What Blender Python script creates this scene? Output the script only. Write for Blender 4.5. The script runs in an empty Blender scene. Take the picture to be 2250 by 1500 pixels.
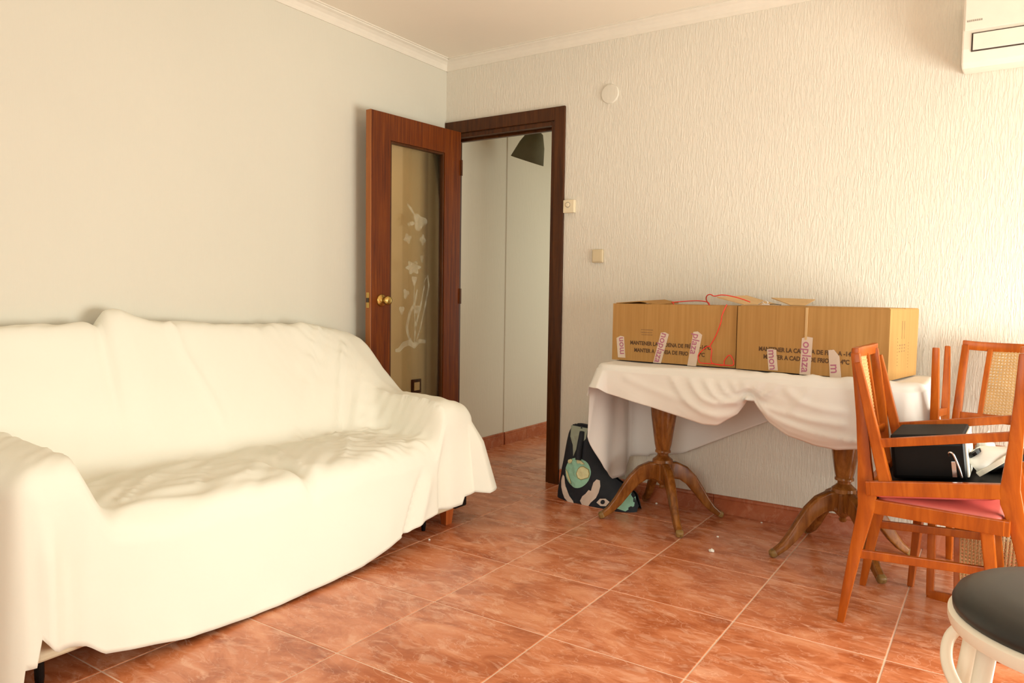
import bpy, bmesh, math, random
import numpy as np
from mathutils import Vector, Matrix, noise as mnoise
random.seed(7)
scene = bpy.context.scene
C = scene.collection
pi = math.pi

# ---------------------------------------------------------------- camera
cam_d = bpy.data.cameras.new('camera'); cam = bpy.data.objects.new('camera', cam_d); C.objects.link(cam)
cam_d.sensor_fit = 'HORIZONTAL'; cam_d.sensor_width = 36.0
cam_d.lens = 36.0 * 1628.0 / 2250.0
cam_d.clip_start = 0.02
Rm = Matrix(((0.83352917, -0.04666411, 0.55050121), (0.55227395, 0.04346767, -0.83252871), (0.0149202, 0.99796444, 0.06200295)))
cam.matrix_world = Matrix.Translation((0, 0, 1.06)) @ Rm.to_4x4()
scene.camera = cam

# ---------------------------------------------------------------- world, daylight, exposure
scene.view_settings.view_transform = 'Standard'
scene.view_settings.look = 'None'
scene.view_settings.gamma = 1.0
scene.view_settings.use_curve_mapping = False
scene.view_settings.exposure = 0.15
w = bpy.data.worlds.new('world'); scene.world = w; w.use_nodes = True
bg = w.node_tree.nodes['Background']
bg.inputs['Color'].default_value = (0.95, 0.97, 0.92, 1); bg.inputs['Strength'].default_value = 1.0

def area(name, loc, rot, sx, sy, power, col):
    l = bpy.data.lights.new(name, 'AREA'); l.shape = 'RECTANGLE'; l.size = sx; l.size_y = sy
    l.energy = power; l.color = col
    o = bpy.data.objects.new(name, l); C.objects.link(o); o.location = loc; o.rotation_euler = rot
    return o
# daylight in the balcony door of the right-hand wall; added fill lamp in an invented window behind the camera
area('balcony_daylight', (1.53, 2.40, 0.64), (0, pi/2, 0), 1.22, 1.86, 108, (1.0, 0.985, 0.905))
area('rear_fill_light', (-0.35, -1.68, 1.5), (pi/2, 0, 0), 1.9, 1.2, 36, (1.0, 0.975, 0.91))
area('hall_fill_light', (-1.47, 5.2, 1.3), (0, pi/2, 0), 1.6, 0.8, 8.5, (0.98, 1.0, 0.84))  # lamp added in an added side opening to brighten the hallway

# ---------------------------------------------------------------- materials
def newmat(name):
    m = bpy.data.materials.new(name); m.use_nodes = True
    nt = m.node_tree; return m, nt, nt.nodes['Principled BSDF']
def setp(b, col=None, rough=None, metal=None, spec=None):
    if col is not None: b.inputs['Base Color'].default_value = (*col, 1)
    if rough is not None: b.inputs['Roughness'].default_value = rough
    if metal is not None: b.inputs['Metallic'].default_value = metal
    if spec is not None: b.inputs['Specular IOR Level'].default_value = spec
def N(nt, t, **kw):
    n = nt.nodes.new(t)
    for k, v in kw.items():
        if k in n.inputs: n.inputs[k].default_value = v
        else: setattr(n, k, v)
    return n
def coords(nt, scale, rot=(0, 0, 0), kind='Object'):
    tc = N(nt, 'ShaderNodeTexCoord'); mp = N(nt, 'ShaderNodeMapping')
    mp.inputs['Scale'].default_value = scale; mp.inputs['Rotation'].default_value = rot
    nt.links.new(tc.outputs[kind], mp.inputs['Vector']); return mp.outputs['Vector']
def ramp(nt, fac, stops):
    r = N(nt, 'ShaderNodeValToRGB'); e = r.color_ramp.elements
    while len(e) < len(stops): e.new(0.5)
    for i, (p, c) in enumerate(stops):
        e[i].position = p; e[i].color = (*c, 1)
    nt.links.new(fac, r.inputs['Fac']); return r.outputs['Color']
def bump(nt, b, height, strength, dist):
    n = N(nt, 'ShaderNodeBump'); n.inputs['Strength'].default_value = strength; n.inputs['Distance'].default_value = dist
    nt.links.new(height, n.inputs['Height']); nt.links.new(n.outputs['Normal'], b.inputs['Normal'])

def plain(name, col, rough=0.6, metal=0.0, spec=0.5, var=0.06, scale=20):
    m, nt, b = newmat(name); setp(b, col, rough, metal, spec)
    n = N(nt, 'ShaderNodeTexNoise'); n.inputs['Scale'].default_value = scale; n.inputs['Detail'].default_value = 3
    nt.links.new(coords(nt, (1, 1, 1)), n.inputs['Vector'])
    lo = tuple(max(0, c * (1 - var)) for c in col); hi = tuple(min(1, c * (1 + var)) for c in col)
    nt.links.new(ramp(nt, n.outputs['Fac'], [(0.3, lo), (0.7, hi)]), b.inputs['Base Color'])
    return m
def wood(name, c0, c1, c2, scale=(26, 26, 2.4), rough=0.35, kind='Object'):
    m, nt, b = newmat(name); setp(b, c1, rough, spec=0.3)
    v = coords(nt, scale, kind=kind)
    n = N(nt, 'ShaderNodeTexNoise'); n.inputs['Scale'].default_value = 1.6; n.inputs['Detail'].default_value = 6; n.inputs['Roughness'].default_value = 0.65; n.inputs['Distortion'].default_value = 0.6
    nt.links.new(v, n.inputs['Vector'])
    nt.links.new(ramp(nt, n.outputs['Fac'], [(0.28, c0), (0.5, c1), (0.75, c2)]), b.inputs['Base Color'])
    bump(nt, b, n.outputs['Fac'], 0.08, 0.002)
    return m
def plaster(name, col, strength, vs=(48, 48, 7), dist=0.006):
    m, nt, b = newmat(name); setp(b, col, 0.75, spec=0.25)
    v = coords(nt, vs)
    n = N(nt, 'ShaderNodeTexNoise'); n.inputs['Scale'].default_value = 1.0; n.inputs['Detail'].default_value = 4; n.inputs['Roughness'].default_value = 0.55; n.inputs['Distortion'].default_value = 0.9
    nt.links.new(v, n.inputs['Vector'])
    r = ramp(nt, n.outputs['Fac'], [(0.42, (0, 0, 0)), (0.62, (1, 1, 1))])
    bump(nt, b, r, strength, dist)
    n2 = N(nt, 'ShaderNodeTexNoise'); n2.inputs['Scale'].default_value = 1.2
    nt.links.new(coords(nt, (1, 1, 1)), n2.inputs['Vector'])
    nt.links.new(ramp(nt, n2.outputs['Fac'], [(0.3, tuple(c * 0.97 for c in col)), (0.7, col)]), b.inputs['Base Color'])
    return m

M = {}
M['wall_back'] = plaster('wall_back_plaster', (0.78, 0.735, 0.635), 0.5, (125, 125, 17), 0.003)
M['wall_left'] = plaster('wall_left_plaster', (0.68, 0.655, 0.56), 0.07, (90, 90, 7))
M['wall_plain'] = plaster('wall_plain_plaster', (0.76, 0.72, 0.62), 0.1)
M['hall_wall'] = plaster('hall_plaster', (0.74, 0.69, 0.56), 0.1)
M['ceiling'] = plaster('ceiling_paint', (0.86, 0.79, 0.675), 0.03, (20, 20, 20))
M['cornice'] = plain('cornice_paint', (0.78, 0.73, 0.63), 0.6, var=0.02)
def tile_mat(name, stops, gs, vn=0.62):
    m, nt, b = newmat(name); setp(b, stops[1][1], 0.24, spec=0.6)
    oi = N(nt, 'ShaderNodeObjectInfo')
    tc = N(nt, 'ShaderNodeTexCoord'); add = N(nt, 'ShaderNodeVectorMath', operation='ADD')
    mul = N(nt, 'ShaderNodeMath', operation='MULTIPLY'); mul.inputs[1].default_value = 40
    nt.links.new(oi.outputs['Random'], mul.inputs[0])
    nt.links.new(tc.outputs['Object'], add.inputs[0]); nt.links.new(mul.outputs[0], add.inputs[1])
    mp = N(nt, 'ShaderNodeMapping'); mp.inputs['Scale'].default_value = gs; mp.inputs['Rotation'].default_value = (0, 0, 0.45)
    nt.links.new(add.outputs[0], mp.inputs['Vector'])
    n1 = N(nt, 'ShaderNodeTexNoise'); n1.inputs['Scale'].default_value = 3.6; n1.inputs['Detail'].default_value = 7; n1.inputs['Roughness'].default_value = 0.66; n1.inputs['Distortion'].default_value = 0.7
    nt.links.new(mp.outputs['Vector'], n1.inputs['Vector'])
    base = ramp(nt, n1.outputs['Fac'], stops)
    n2 = N(nt, 'ShaderNodeTexNoise'); n2.inputs['Scale'].default_value = 8.0; n2.inputs['Detail'].default_value = 8; n2.inputs['Roughness'].default_value = 0.6; n2.inputs['Distortion'].default_value = 1.1
    nt.links.new(mp.outputs['Vector'], n2.inputs['Vector'])
    vein = ramp(nt, n2.outputs['Fac'], [(0.52, (0, 0, 0)), (0.60, (0.5, 0.5, 0.5)), (0.72, (1, 1, 1))])
    n3 = N(nt, 'ShaderNodeTexNoise'); n3.inputs['Scale'].default_value = 5.0; n3.inputs['Detail'].default_value = 7; n3.inputs['Distortion'].default_value = 2.0
    nt.links.new(mp.outputs['Vector'], n3.inputs['Vector'])
    hair = ramp(nt, n3.outputs['Fac'], [(0.485, (0, 0, 0)), (0.5, (0.7, 0.7, 0.7)), (0.515, (0, 0, 0))])
    am = N(nt, 'ShaderNodeMath', operation='ADD'); nt.links.new(vein, am.inputs[0]); nt.links.new(hair, am.inputs[1])
    mx = N(nt, 'ShaderNodeMix', data_type='RGBA'); mx.inputs[7].default_value = (0.84, 0.47, 0.31, 1)
    sc = N(nt, 'ShaderNodeMath', operation='MULTIPLY', use_clamp=True); sc.inputs[1].default_value = vn
    nt.links.new(am.outputs[0], sc.inputs[0]); nt.links.new(sc.outputs[0], mx.inputs[0]); nt.links.new(base, mx.inputs[6])
    nt.links.new(mx.outputs[2], b.inputs['Base Color'])
    return m
M['tile'] = tile_mat('terracotta_tile', [(0.30, (0.33, 0.072, 0.020)), (0.43, (0.48, 0.138, 0.048)), (0.54, (0.62, 0.21, 0.09)), (0.70, (0.76, 0.33, 0.17))], (1.15, 2.3, 1.0))
M['skirt'] = tile_mat('skirting_tile', [(0.30, (0.30, 0.07, 0.025)), (0.5, (0.42, 0.12, 0.05)), (0.75, (0.52, 0.19, 0.09))], (1, 1, 1), 0.2)
M['grout'] = plain('grout', (0.84, 0.60, 0.46), 0.9)
M['frame'] = wood('dark_frame_wood', (0.034, 0.009, 0.0015), (0.066, 0.018, 0.002), (0.10, 0.030, 0.004), (30, 30, 2))
M['door'] = wood('door_wood', (0.060, 0.010, 0.001), (0.125, 0.024, 0.001), (0.21, 0.050, 0.0025), (40, 40, 1.6), 0.38)
M['door_edge'] = wood('door_edge_wood', (0.28, 0.09, 0.02), (0.36, 0.12, 0.03), (0.42, 0.15, 0.04), (40, 40, 1.6))
M['chair'] = wood('chair_wood', (0.26, 0.050, 0.004), (0.38, 0.082, 0.006), (0.50, 0.13, 0.012), (22, 22, 3), 0.28)
M['table'] = wood('table_wood', (0.11, 0.034, 0.006), (0.22, 0.076, 0.014), (0.36, 0.15, 0.034), (20, 20, 5), 0.18)
M['table_tip'] = wood('table_tip_wood', (0.16, 0.09, 0.03), (0.27, 0.16, 0.05), (0.38, 0.24, 0.09), (20, 20, 5), 0.3)
M['leg_wood'] = wood('sofa_leg_wood', (0.30, 0.06, 0.01), (0.38, 0.085, 0.018), (0.45, 0.12, 0.03))
M['brass'] = plain('brass', (0.62, 0.42, 0.13), 0.25, 1.0)
M['chrome'] = plain('chrome', (0.75, 0.75, 0.75), 0.2, 1.0)
M['black'] = plain('black_vinyl', (0.004, 0.004, 0.004), 0.30, 0.0, 0.2)
M['black_matt'] = plain('black_fabric', (0.008, 0.009, 0.009), 0.7, 0.0, 0.25)
M['stool_pad'] = plain('stool_vinyl', (0.016, 0.017, 0.015), 0.42)
M['cream_metal'] = plain('cream_enamel', (0.86, 0.80, 0.66), 0.3, var=0.02)
M['white_plastic'] = plain('white_plastic', (0.80, 0.75, 0.655), 0.4, var=0.02)
M['beige_plastic'] = plain('beige_plastic', (0.66, 0.55, 0.36), 0.4, var=0.02)
M['cream_plastic'] = plain('cream_plastic', (0.80, 0.70, 0.50), 0.4, var=0.02)
M['dark'] = plain('dark_gap', (0.05, 0.035, 0.025), 0.7)
M['grey_print'] = plain('grey_print', (0.33, 0.30, 0.25), 0.6)
M['pink'] = plain('pink_vinyl', (0.55, 0.12, 0.10), 0.45)
def cloth(name, col, stripe=0.0):
    m, nt, b = newmat(name); setp(b, col, 0.9, spec=0.15)
    n = N(nt, 'ShaderNodeTexNoise'); n.inputs['Scale'].default_value = 5; n.inputs['Detail'].default_value = 5
    nt.links.new(coords(nt, (1, 1, 1)), n.inputs['Vector'])
    wv = N(nt, 'ShaderNodeTexNoise'); wv.inputs['Scale'].default_value = 700
    nt.links.new(coords(nt, (1, 1, 1)), wv.inputs['Vector'])
    ad = N(nt, 'ShaderNodeMath', operation='MULTIPLY_ADD'); ad.inputs[1].default_value = 0.02
    nt.links.new(wv.outputs['Fac'], ad.inputs[0]); nt.links.new(n.outputs['Fac'], ad.inputs[2])
    bump(nt, b, ad.outputs[0], 0.25, 0.012)
    return m
M['sofa_cover'] = cloth('sofa_cover_cotton', (0.81, 0.80, 0.70))
M['tablecloth'] = cloth('tablecloth_cotton', (0.80, 0.785, 0.74))
M['sofa_base'] = plain('sofa_linen', (0.70, 0.60, 0.42), 0.9)
def cardboard():
    m, nt, b = newmat('cardboard'); setp(b, (0.45, 0.25, 0.085), 0.8, spec=0.2)
    n = N(nt, 'ShaderNodeTexNoise'); n.inputs['Scale'].default_value = 3; n.inputs['Detail'].default_value = 4
    nt.links.new(coords(nt, (30, 30, 1.0)), n.inputs['Vector'])
    nt.links.new(ramp(nt, n.outputs['Fac'], [(0.3, (0.40, 0.215, 0.068)), (0.7, (0.47, 0.265, 0.09))]), b.inputs['Base Color'])
    return m
M['card'] = cardboard()
M['card_edge'] = plain('cardboard_edge', (0.60, 0.40, 0.19), 0.8)
M['print_brown'] = plain('box_print', (0.10, 0.05, 0.02), 0.8)
M['print_faint'] = plain('box_print_faint', (0.27, 0.15, 0.06), 0.8)
M['tape'] = plain('packing_tape', (0.66, 0.54, 0.44), 0.3, var=0.05)
M['tape_print'] = plain('tape_print', (0.42, 0.13, 0.22), 0.5)
M['red_wire'] = plain('red_coated_wire', (0.80, 0.045, 0.022), 0.35)
M['navy'] = plain('bag_navy', (0.010, 0.014, 0.022), 0.75)
M['bag_grey'] = plain('bag_grey', (0.30, 0.34, 0.27), 0.8)
M['mint'] = plain('bag_mint', (0.30, 0.60, 0.45), 0.7)
M['bag_yellow'] = plain('bag_pale_yellow', (0.72, 0.73, 0.42), 0.7)
M['bag_olive'] = plain('bag_olive', (0.30, 0.26, 0.08), 0.7)
M['bag_hand'] = plain('bag_hand_print', (0.70, 0.60, 0.52), 0.7)
M['cane'] = plain('woven_cane', (0.62, 0.40, 0.17), 0.5)
M['white'] = plain('white_fabric', (0.82, 0.80, 0.72), 0.8, var=0.02)
M['rubber'] = plain('pale_rubber', (0.74, 0.70, 0.58), 0.6)
M['lampshade'] = plain('dark_lampshade', (0.12, 0.105, 0.05), 0.8)
def glass():
    m, nt, b = newmat('amber_glass')
    out = nt.nodes['Material Output']
    tr = N(nt, 'ShaderNodeBsdfTransparent'); tr.inputs['Color'].default_value = (0.95, 0.87, 0.73, 1)
    gl = N(nt, 'ShaderNodeBsdfGlossy'); gl.inputs['Roughness'].default_value = 0.04
    n = N(nt, 'ShaderNodeTexNoise'); n.inputs['Scale'].default_value = 2.0
    bp = N(nt, 'ShaderNodeBump'); bp.inputs['Strength'].default_value = 0.03; nt.links.new(n.outputs['Fac'], bp.inputs['Height']); nt.links.new(bp.outputs['Normal'], gl.inputs['Normal'])
    fr = N(nt, 'ShaderNodeFresnel'); fr.inputs['IOR'].default_value = 1.4
    mx = N(nt, 'ShaderNodeMixShader')
    nt.links.new(fr.outputs[0], mx.inputs[0]); nt.links.new(tr.outputs[0], mx.inputs[1]); nt.links.new(gl.outputs[0], mx.inputs[2])
    nt.links.new(mx.outputs[0], out.inputs['Surface'])
    return m
M['glass'] = glass()
def etch():
    m, nt, b = newmat('etched_glass'); setp(b, (0.78, 0.78, 0.62), 0.9)
    n = N(nt, 'ShaderNodeTexNoise'); n.inputs['Scale'].default_value = 30
    nt.links.new(coords(nt, (1, 1, 1)), n.inputs['Vector'])
    r = ramp(nt, n.outputs['Fac'], [(0.3, (0.06,) * 3), (0.7, (0.26,) * 3)])
    nt.links.new(r, b.inputs['Alpha'])
    return m
M['etch'] = etch()
def clearglass():
    m, nt, b = newmat('window_glass'); setp(b, (1, 1, 1), 0.02)
    out = nt.nodes['Material Output']; tr = N(nt, 'ShaderNodeBsdfTransparent'); tr.inputs['Color'].default_value = (0.96, 0.97, 0.96, 1)
    nt.links.new(tr.outputs[0], out.inputs['Surface']); return m
M['clear'] = clearglass()

# ---------------------------------------------------------------- mesh helpers
class MB:
    def __init__(s): s.v = []; s.f = []
    def add(s, v, f):
        o = len(s.v); s.v += [tuple(p) for p in v]; s.f += [tuple(i + o for i in q) for q in f]; return s
    def box(s, x0, x1, y0, y1, z0, z1):
        v = [(x0, y0, z0), (x1, y0, z0), (x1, y1, z0), (x0, y1, z0), (x0, y0, z1), (x1, y0, z1), (x1, y1, z1), (x0, y1, z1)]
        return s.add(v, [(0, 3, 2, 1), (4, 5, 6, 7), (0, 1, 5, 4), (1, 2, 6, 5), (2, 3, 7, 6), (3, 0, 4, 7)])
    def rings(s, rs, close=True, caps=True):
        n = len(rs[0]); v = [p for r in rs for p in r]; f = []
        for i in range(len(rs) - 1):
            for j in range(n if close else n - 1):
                a = i * n + j; b = i * n + (j + 1) % n
                f.append((a, b, b + n, a + n))
        if caps and close:
            f.append(tuple(range(n - 1, -1, -1))); f.append(tuple((len(rs) - 1) * n + k for k in range(n)))
        return s.add(v, f)
    def tube(s, path, r, n=8, close_path=False):
        P = [Vector(p) for p in path]; rr = r if isinstance(r, (list, tuple)) else [r] * len(P)
        rs = []; up = None
        for i, p in enumerate(P):
            if close_path: t = P[(i + 1) % len(P)] - P[i - 1]
            else: t = P[min(i + 1, len(P) - 1)] - P[max(i - 1, 0)]
            t.normalize()
            if up is None:
                up = Vector((0, 0, 1)) if abs(t.z) < 0.9 else Vector((1, 0, 0))
            a = t.cross(up); a.normalize(); b = a.cross(t); up = b
            rs.append([tuple(p + (a * math.cos(2 * pi * k / n) + b * math.sin(2 * pi * k / n)) * rr[i]) for k in range(n)])
        if close_path: rs.append(rs[0]); return s.rings(rs, True, False)
        return s.rings(rs)
    def lathe(s, prof, n=24, c=(0, 0)):
        return s.rings([[(c[0] + r * math.cos(2 * pi * k / n), c[1] + r * math.sin(2 * pi * k / n), z) for k in range(n)] for r, z in prof])
    def beam(s, path, ws, hs, side):
        # rectangular section swept along path; 'side' = lateral unit vector, ws lateral width, hs in-plane depth
        P = [Vector(p) for p in path]; S = Vector(side).normalized(); rs = []
        for i, p in enumerate(P):
            t = (P[min(i + 1, len(P) - 1)] - P[max(i - 1, 0)]).normalized(); n = t.cross(S).normalized()
            a = ws[i] / 2 if isinstance(ws, (list, tuple)) else ws / 2; b = hs[i] / 2 if isinstance(hs, (list, tuple)) else hs / 2
            rs.append([tuple(p + S * a + n * b), tuple(p - S * a + n * b), tuple(p - S * a - n * b), tuple(p + S * a - n * b)])
        return s.rings(rs)
    def build(s, name, mat, parent=None, smooth=False, bevel=0.0, seg=2, matrix=None):
        me = bpy.data.meshes.new(name); me.from_pydata(s.v, [], s.f)
        bm = bmesh.new(); bm.from_mesh(me)
        bmesh.ops.recalc_face_normals(bm, faces=bm.faces)
        if bevel:
            es = [e for e in bm.edges if len(e.link_faces) == 2 and e.calc_face_angle(0) > 0.5]
            bmesh.ops.bevel(bm, geom=es, offset=bevel, segments=seg, profile=0.6, affect='EDGES', clamp_overlap=True)
        bm.to_mesh(me); bm.free()
        if matrix is not None: me.transform(matrix)
        if smooth:
            for p in me.polygons: p.use_smooth = True
        return link(name, me, mat, parent)
def link(name, me, mat, parent=None):
    o = bpy.data.objects.new(name, me); C.objects.link(o)
    if mat is not None and not me.materials: me.materials.append(mat)
    if parent is not None: o.parent = parent
    return o
def smooth_angle(o, ang=40):
    me = o.data
    for p in me.polygons: p.use_smooth = True
    bm = bmesh.new(); bm.from_mesh(me)
    for e in bm.edges:
        if len(e.link_faces) == 2 and e.calc_face_angle(0) > math.radians(ang): e.smooth = False
    bm.to_mesh(me); bm.free(); return o
def tag(o, label, cat, group=None):
    o['label'] = label; o['category'] = cat
    if group: o['group'] = group
    return o
def empty(name, loc, rz=0.0):
    o = bpy.data.objects.new(name, None); C.objects.link(o); o.location = loc; o.rotation_euler = (0, 0, rz); o.empty_display_size = 0.05
    return o
def struct(o, label=None, cat=None):
    o['kind'] = 'structure'
    if label: o['label'] = label
    if cat: o['category'] = cat
    return o
def textmesh(name, body, size, mat, parent, matrix, offset=0.0, extr=0.0003, align='CENTER', sx=1.0):
    cu = bpy.data.curves.new('t', 'FONT'); cu.body = body; cu.size = size; cu.align_x = align; cu.align_y = 'CENTER'
    cu.offset = offset; cu.extrude = extr; cu.resolution_u = 3
    t = bpy.data.objects.new('t', cu); C.objects.link(t)
    dg = bpy.context.evaluated_depsgraph_get(); dg.update()
    me = bpy.data.meshes.new_from_object(t.evaluated_get(dg)); bpy.data.objects.remove(t)
    me.name = name; me.materials.clear(); me.transform(matrix @ Matrix.Diagonal((sx, 1, 1, 1)))
    return link(name, me, mat, parent)
def sstep(a, b, x):
    t = min(1, max(0, (x - a) / (b - a))); return t * t * (3 - 2 * t)
def interp(x, pts):
    return float(np.interp(x, [p[0] for p in pts], [p[1] for p in pts]))
def nz(x, y, z=0.0): return mnoise.noise(Vector((x, y, z)))

# ---------------------------------------------------------------- room shell
XL, XR, YB, YF, ZC = -2.885, 1.40, 3.60, -1.6, 2.47
HX0, HX1, HY1 = -2.93, -1.55, 6.2                 # hallway beyond the door
DX0, DX1, DZ = -2.868, -2.11, 2.005               # door opening
TH = 0.12

T = 0.45; GX, GY = -1.1427, 1.946
floor = struct(MB().box(HX0 - TH, XR + TH, YF - TH, HY1 + TH, -0.08, -0.0016).build('floor', M['grout']), 'reddish marbled ceramic tile floor with pale joints', 'floor')
full = None
def place_tiles(x0, x1, y0, y1):
    global full
    g = 0.0027
    i0 = math.floor((x0 - GX) / T); i1 = math.ceil((x1 - GX) / T); j0 = math.floor((y0 - GY) / T); j1 = math.ceil((y1 - GY) / T)
    for i in range(i0, i1):
        for j in range(j0, j1):
            a0, a1 = GX + i * T, GX + (i + 1) * T; b0, b1 = GY + j * T, GY + (j + 1) * T
            c0, c1, d0, d1 = max(a0, x0), min(a1, x1), max(b0, y0), min(b1, y1)
            if c1 - c0 < 0.02 or d1 - d0 < 0.02: continue
            cx, cy = (a0 + a1) / 2, (b0 + b1) / 2
            if c1 - c0 > T - 1e-6 and d1 - d0 > T - 1e-6 and full:
                o = link('floor_tile', full, None, floor)
            else:
                o = MB().box(c0 - cx + g, c1 - cx - g, d0 - cy + g, d1 - cy - g, -0.0030, 0).build('floor_tile', M['tile'], floor, bevel=0.001, seg=1)
                if c1 - c0 > T - 1e-6 and d1 - d0 > T - 1e-6: full = o.data
            o.location = (cx, cy, 0)
place_tiles(XL, XR, YF, YB)
place_tiles(HX0, HX1, YB, HY1)

struct(MB().box(XL - TH, XR + TH, YF - TH, YB + TH, ZC, ZC + 0.1).build('ceiling', M['ceiling']), 'plain white painted ceiling', 'ceiling')
struct(MB().box(XL - TH, XL, YF - TH, YB + TH, 0, ZC).build('wall_left', M['wall_left']), 'white wall behind the sofa', 'wall')
wb = MB(); wb.box(XL, DX0, YB, YB + TH, 0, ZC); wb.box(DX0, DX1, YB, YB + TH, DZ, ZC); wb.box(DX1, XR, YB, YB + TH, 0, ZC)
struct(wb.build('wall_back', M['wall_back']), 'white drip-textured plaster wall behind the cartons', 'wall')
# right wall with a balcony door, wall behind the camera with an added fill-light window
wr = MB(); wr.box(XR, XR + TH, YF, 1.35, 0, ZC); wr.box(XR, XR + TH, 3.35, YB + TH, 0, ZC); wr.box(XR, XR + TH, 1.35, 3.35, 2.05, ZC)
struct(wr.build('wall_right', M['wall_plain']), 'white wall with the balcony door', 'wall')
wf = MB(); wf.box(XL, -1.35, YF - TH, YF, 0, ZC); wf.box(0.65, XR + TH, YF - TH, YF, 0, ZC); wf.box(-1.35, 0.65, YF - TH, YF, 0, 0.85); wf.box(-1.35, 0.65, YF - TH, YF, 2.15, ZC)
struct(wf.build('wall_front', M['wall_plain']), 'white wall with a wide window added for fill light', 'wall')
def window(name, label, horiz, a0, a1, z0, z1, pos, n):
    e = struct(empty(name, (0, 0, 0)), label, 'window')
    wd = 0.05
    def bx(mb, p0, p1, q0, q1):
        return mb.box(pos, pos + 0.05, p0, p1, q0, q1) if not horiz else mb.box(p0, p1, pos - 0.05, pos, q0, q1)
    fr = MB(); bx(fr, a0, a1, z0, z0 + wd); bx(fr, a0, a1, z1 - wd, z1); bx(fr, a0, a0 + wd, z0 + wd, z1 - wd); bx(fr, a1 - wd, a1, z0 + wd, z1 - wd)
    for k in range(1, n):
        m = a0 + (a1 - a0) * k / n; bx(fr, m - wd / 2, m + wd / 2, z0 + wd, z1 - wd)
    fr.build('window_frame', M['white_plastic'], e)
    for k in range(n):
        m0 = a0 + (a1 - a0) * k / n + wd; m1 = a0 + (a1 - a0) * (k + 1) / n - wd; p = MB()
        if not horiz: p.box(pos + 0.02, pos + 0.026, m0, m1, z0 + wd, z1 - wd)
        else: p.box(m0, m1, pos - 0.026, pos - 0.02, z0 + wd, z1 - wd)
        p.build('pane', M['clear'], e)
window('window_1', 'glazed balcony door with white frame', False, 1.35, 3.35, 0.0, 2.05, XR + 0.03, 3)
w1 = bpy.data.objects['window_1']
for k in range(16):                                # unseen roller shutter, added to keep the balcony light low
    MB().box(XR + 0.085, XR + 0.095, 1.40, 3.30, 1.27 + k * 0.047, 1.27 + k * 0.047 + 0.045).build('light_block_slat', M['white_plastic'], w1)
window('fill_window', 'wide white framed window added for fill light', True, -1.35, 0.65, 0.85, 2.15, YF - 0.03, 2)  # unseen window, put in to carry the rear fill light

# hallway
struct(MB().box(HX0 - TH, HX0, YB + TH, HY1, 0, 2.4).build('wall_hall_left', M['hall_wall']), 'pale hallway wall seen through the doorway', 'wall')
hs = MB(); hs.box(HX0 - 0.02, HX0 + 0.008, 4.33, HY1, 0.0, 2.4)
struct(hs.build('wall_hall_pier', M['hall_wall'], bevel=0.007, seg=4), 'slightly projecting stretch of the hallway wall', 'wall')
hr = MB(); hr.box(HX1, HX1 + TH, YB + TH, 4.75, 0, 2.4); hr.box(HX1, HX1 + TH, 5.65, HY1, 0, 2.4); hr.box(HX1, HX1 + TH, 4.75, 5.65, 2.05, 2.4)  # gap in this wall added to let light into the hallway
struct(hr.build('wall_hall_right', M['hall_wall']), 'hallway wall on the far side of the doorway', 'wall')
struct(MB().box(HX0 - TH, HX1 + TH, HY1, HY1 + TH, 0, 2.4).build('wall_hall_end', M['hall_wall']), 'end wall of the hallway', 'wall')
struct(MB().box(HX0 - TH, HX1 + TH, YB + TH, HY1 + TH, 2.4, 2.5).build('ceiling_hall', M['ceiling']), 'hallway ceiling', 'ceiling')

# skirting boards of tile
def skirting(name, label, segs, axis, pos, sgn, h=0.088, t=0.012, first=0.0):
    e = struct(empty(name, (0, 0, 0)), label, 'skirting')
    for (a0, a1) in segs:
        x = a0; k = math.ceil((a0 - first) / 0.45 + 1e-6)
        cuts = [a0] + [first + q * 0.45 for q in range(k, k + 40) if a0 < first + q * 0.45 < a1] + [a1]
        for c0, c1 in zip(cuts[:-1], cuts[1:]):
            if c1 - c0 < 0.012: continue
            m = MB(); g = 0.0012
            prof = [(0, 0), (t, 0), (t, h - 0.020), (t - 0.003, h - 0.017), (t - 0.001, h - 0.014), (t - 0.002, h - 0.004), (t - 0.006, h), (0, h)]
            if axis == 'x': m.rings([[(c, pos + sgn * d, z) for d, z in prof] for c in (c0 + g, c1 - g)])
            else: m.rings([[(pos + sgn * d, c, z) for d, z in prof] for c in (c0 + g, c1 - g)])
            m.build('skirting_tile', M['skirt'], e)
skirting('baseboard_back', 'reddish tile skirting under the textured wall', [(-2.043, XR)], 'x', YB, -1, first=-1.158)
skirting('baseboard_left', 'reddish tile skirting behind the sofa', [(YF, YB)], 'y', XL, 1, first=3.0)
skirting('baseboard_right', 'reddish tile skirting beside the balcony door', [(YF, 1.35), (3.35, YB - 0.014)], 'y', XR, -1)
skirting('baseboard_hall', 'reddish tile skirting along the hallway wall', [(YB + TH, 4.328)], 'y', HX0, 1, first=4.29)
skirting('baseboard_pier', 'reddish tile skirting along the projecting hallway wall', [(4.33, HY1)], 'y', HX0 + 0.008, 1, first=4.62)

# cornice
def cornice(name, label, axis, a0, a1, pos, sgn):
    prof = [(0, ZC - 0.062), (0.006, ZC - 0.062), (0.008, ZC - 0.054), (0.010, ZC - 0.046), (0.018, ZC - 0.030), (0.032, ZC - 0.018), (0.046, ZC - 0.012), (0.048, ZC - 0.006), (0.056, ZC - 0.006), (0.056, ZC), (0, ZC)]
    m = MB()
    if axis == 'x': m.rings([[(c, pos + sgn * d, z) for d, z in prof] for c in (a0, a1)])
    else: m.rings([[(pos + sgn * d, c, z) for d, z in prof] for c in (a0, a1)])
    struct(m.build(name, M['cornice']), label, 'cornice')
cornice('trim_1', 'white plaster cornice above the sofa wall', 'y', YF, YB, XL, 1)
cornice('trim_2', 'white plaster cornice above the textured wall', 'x', XL, XR, YB, -1)

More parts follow.
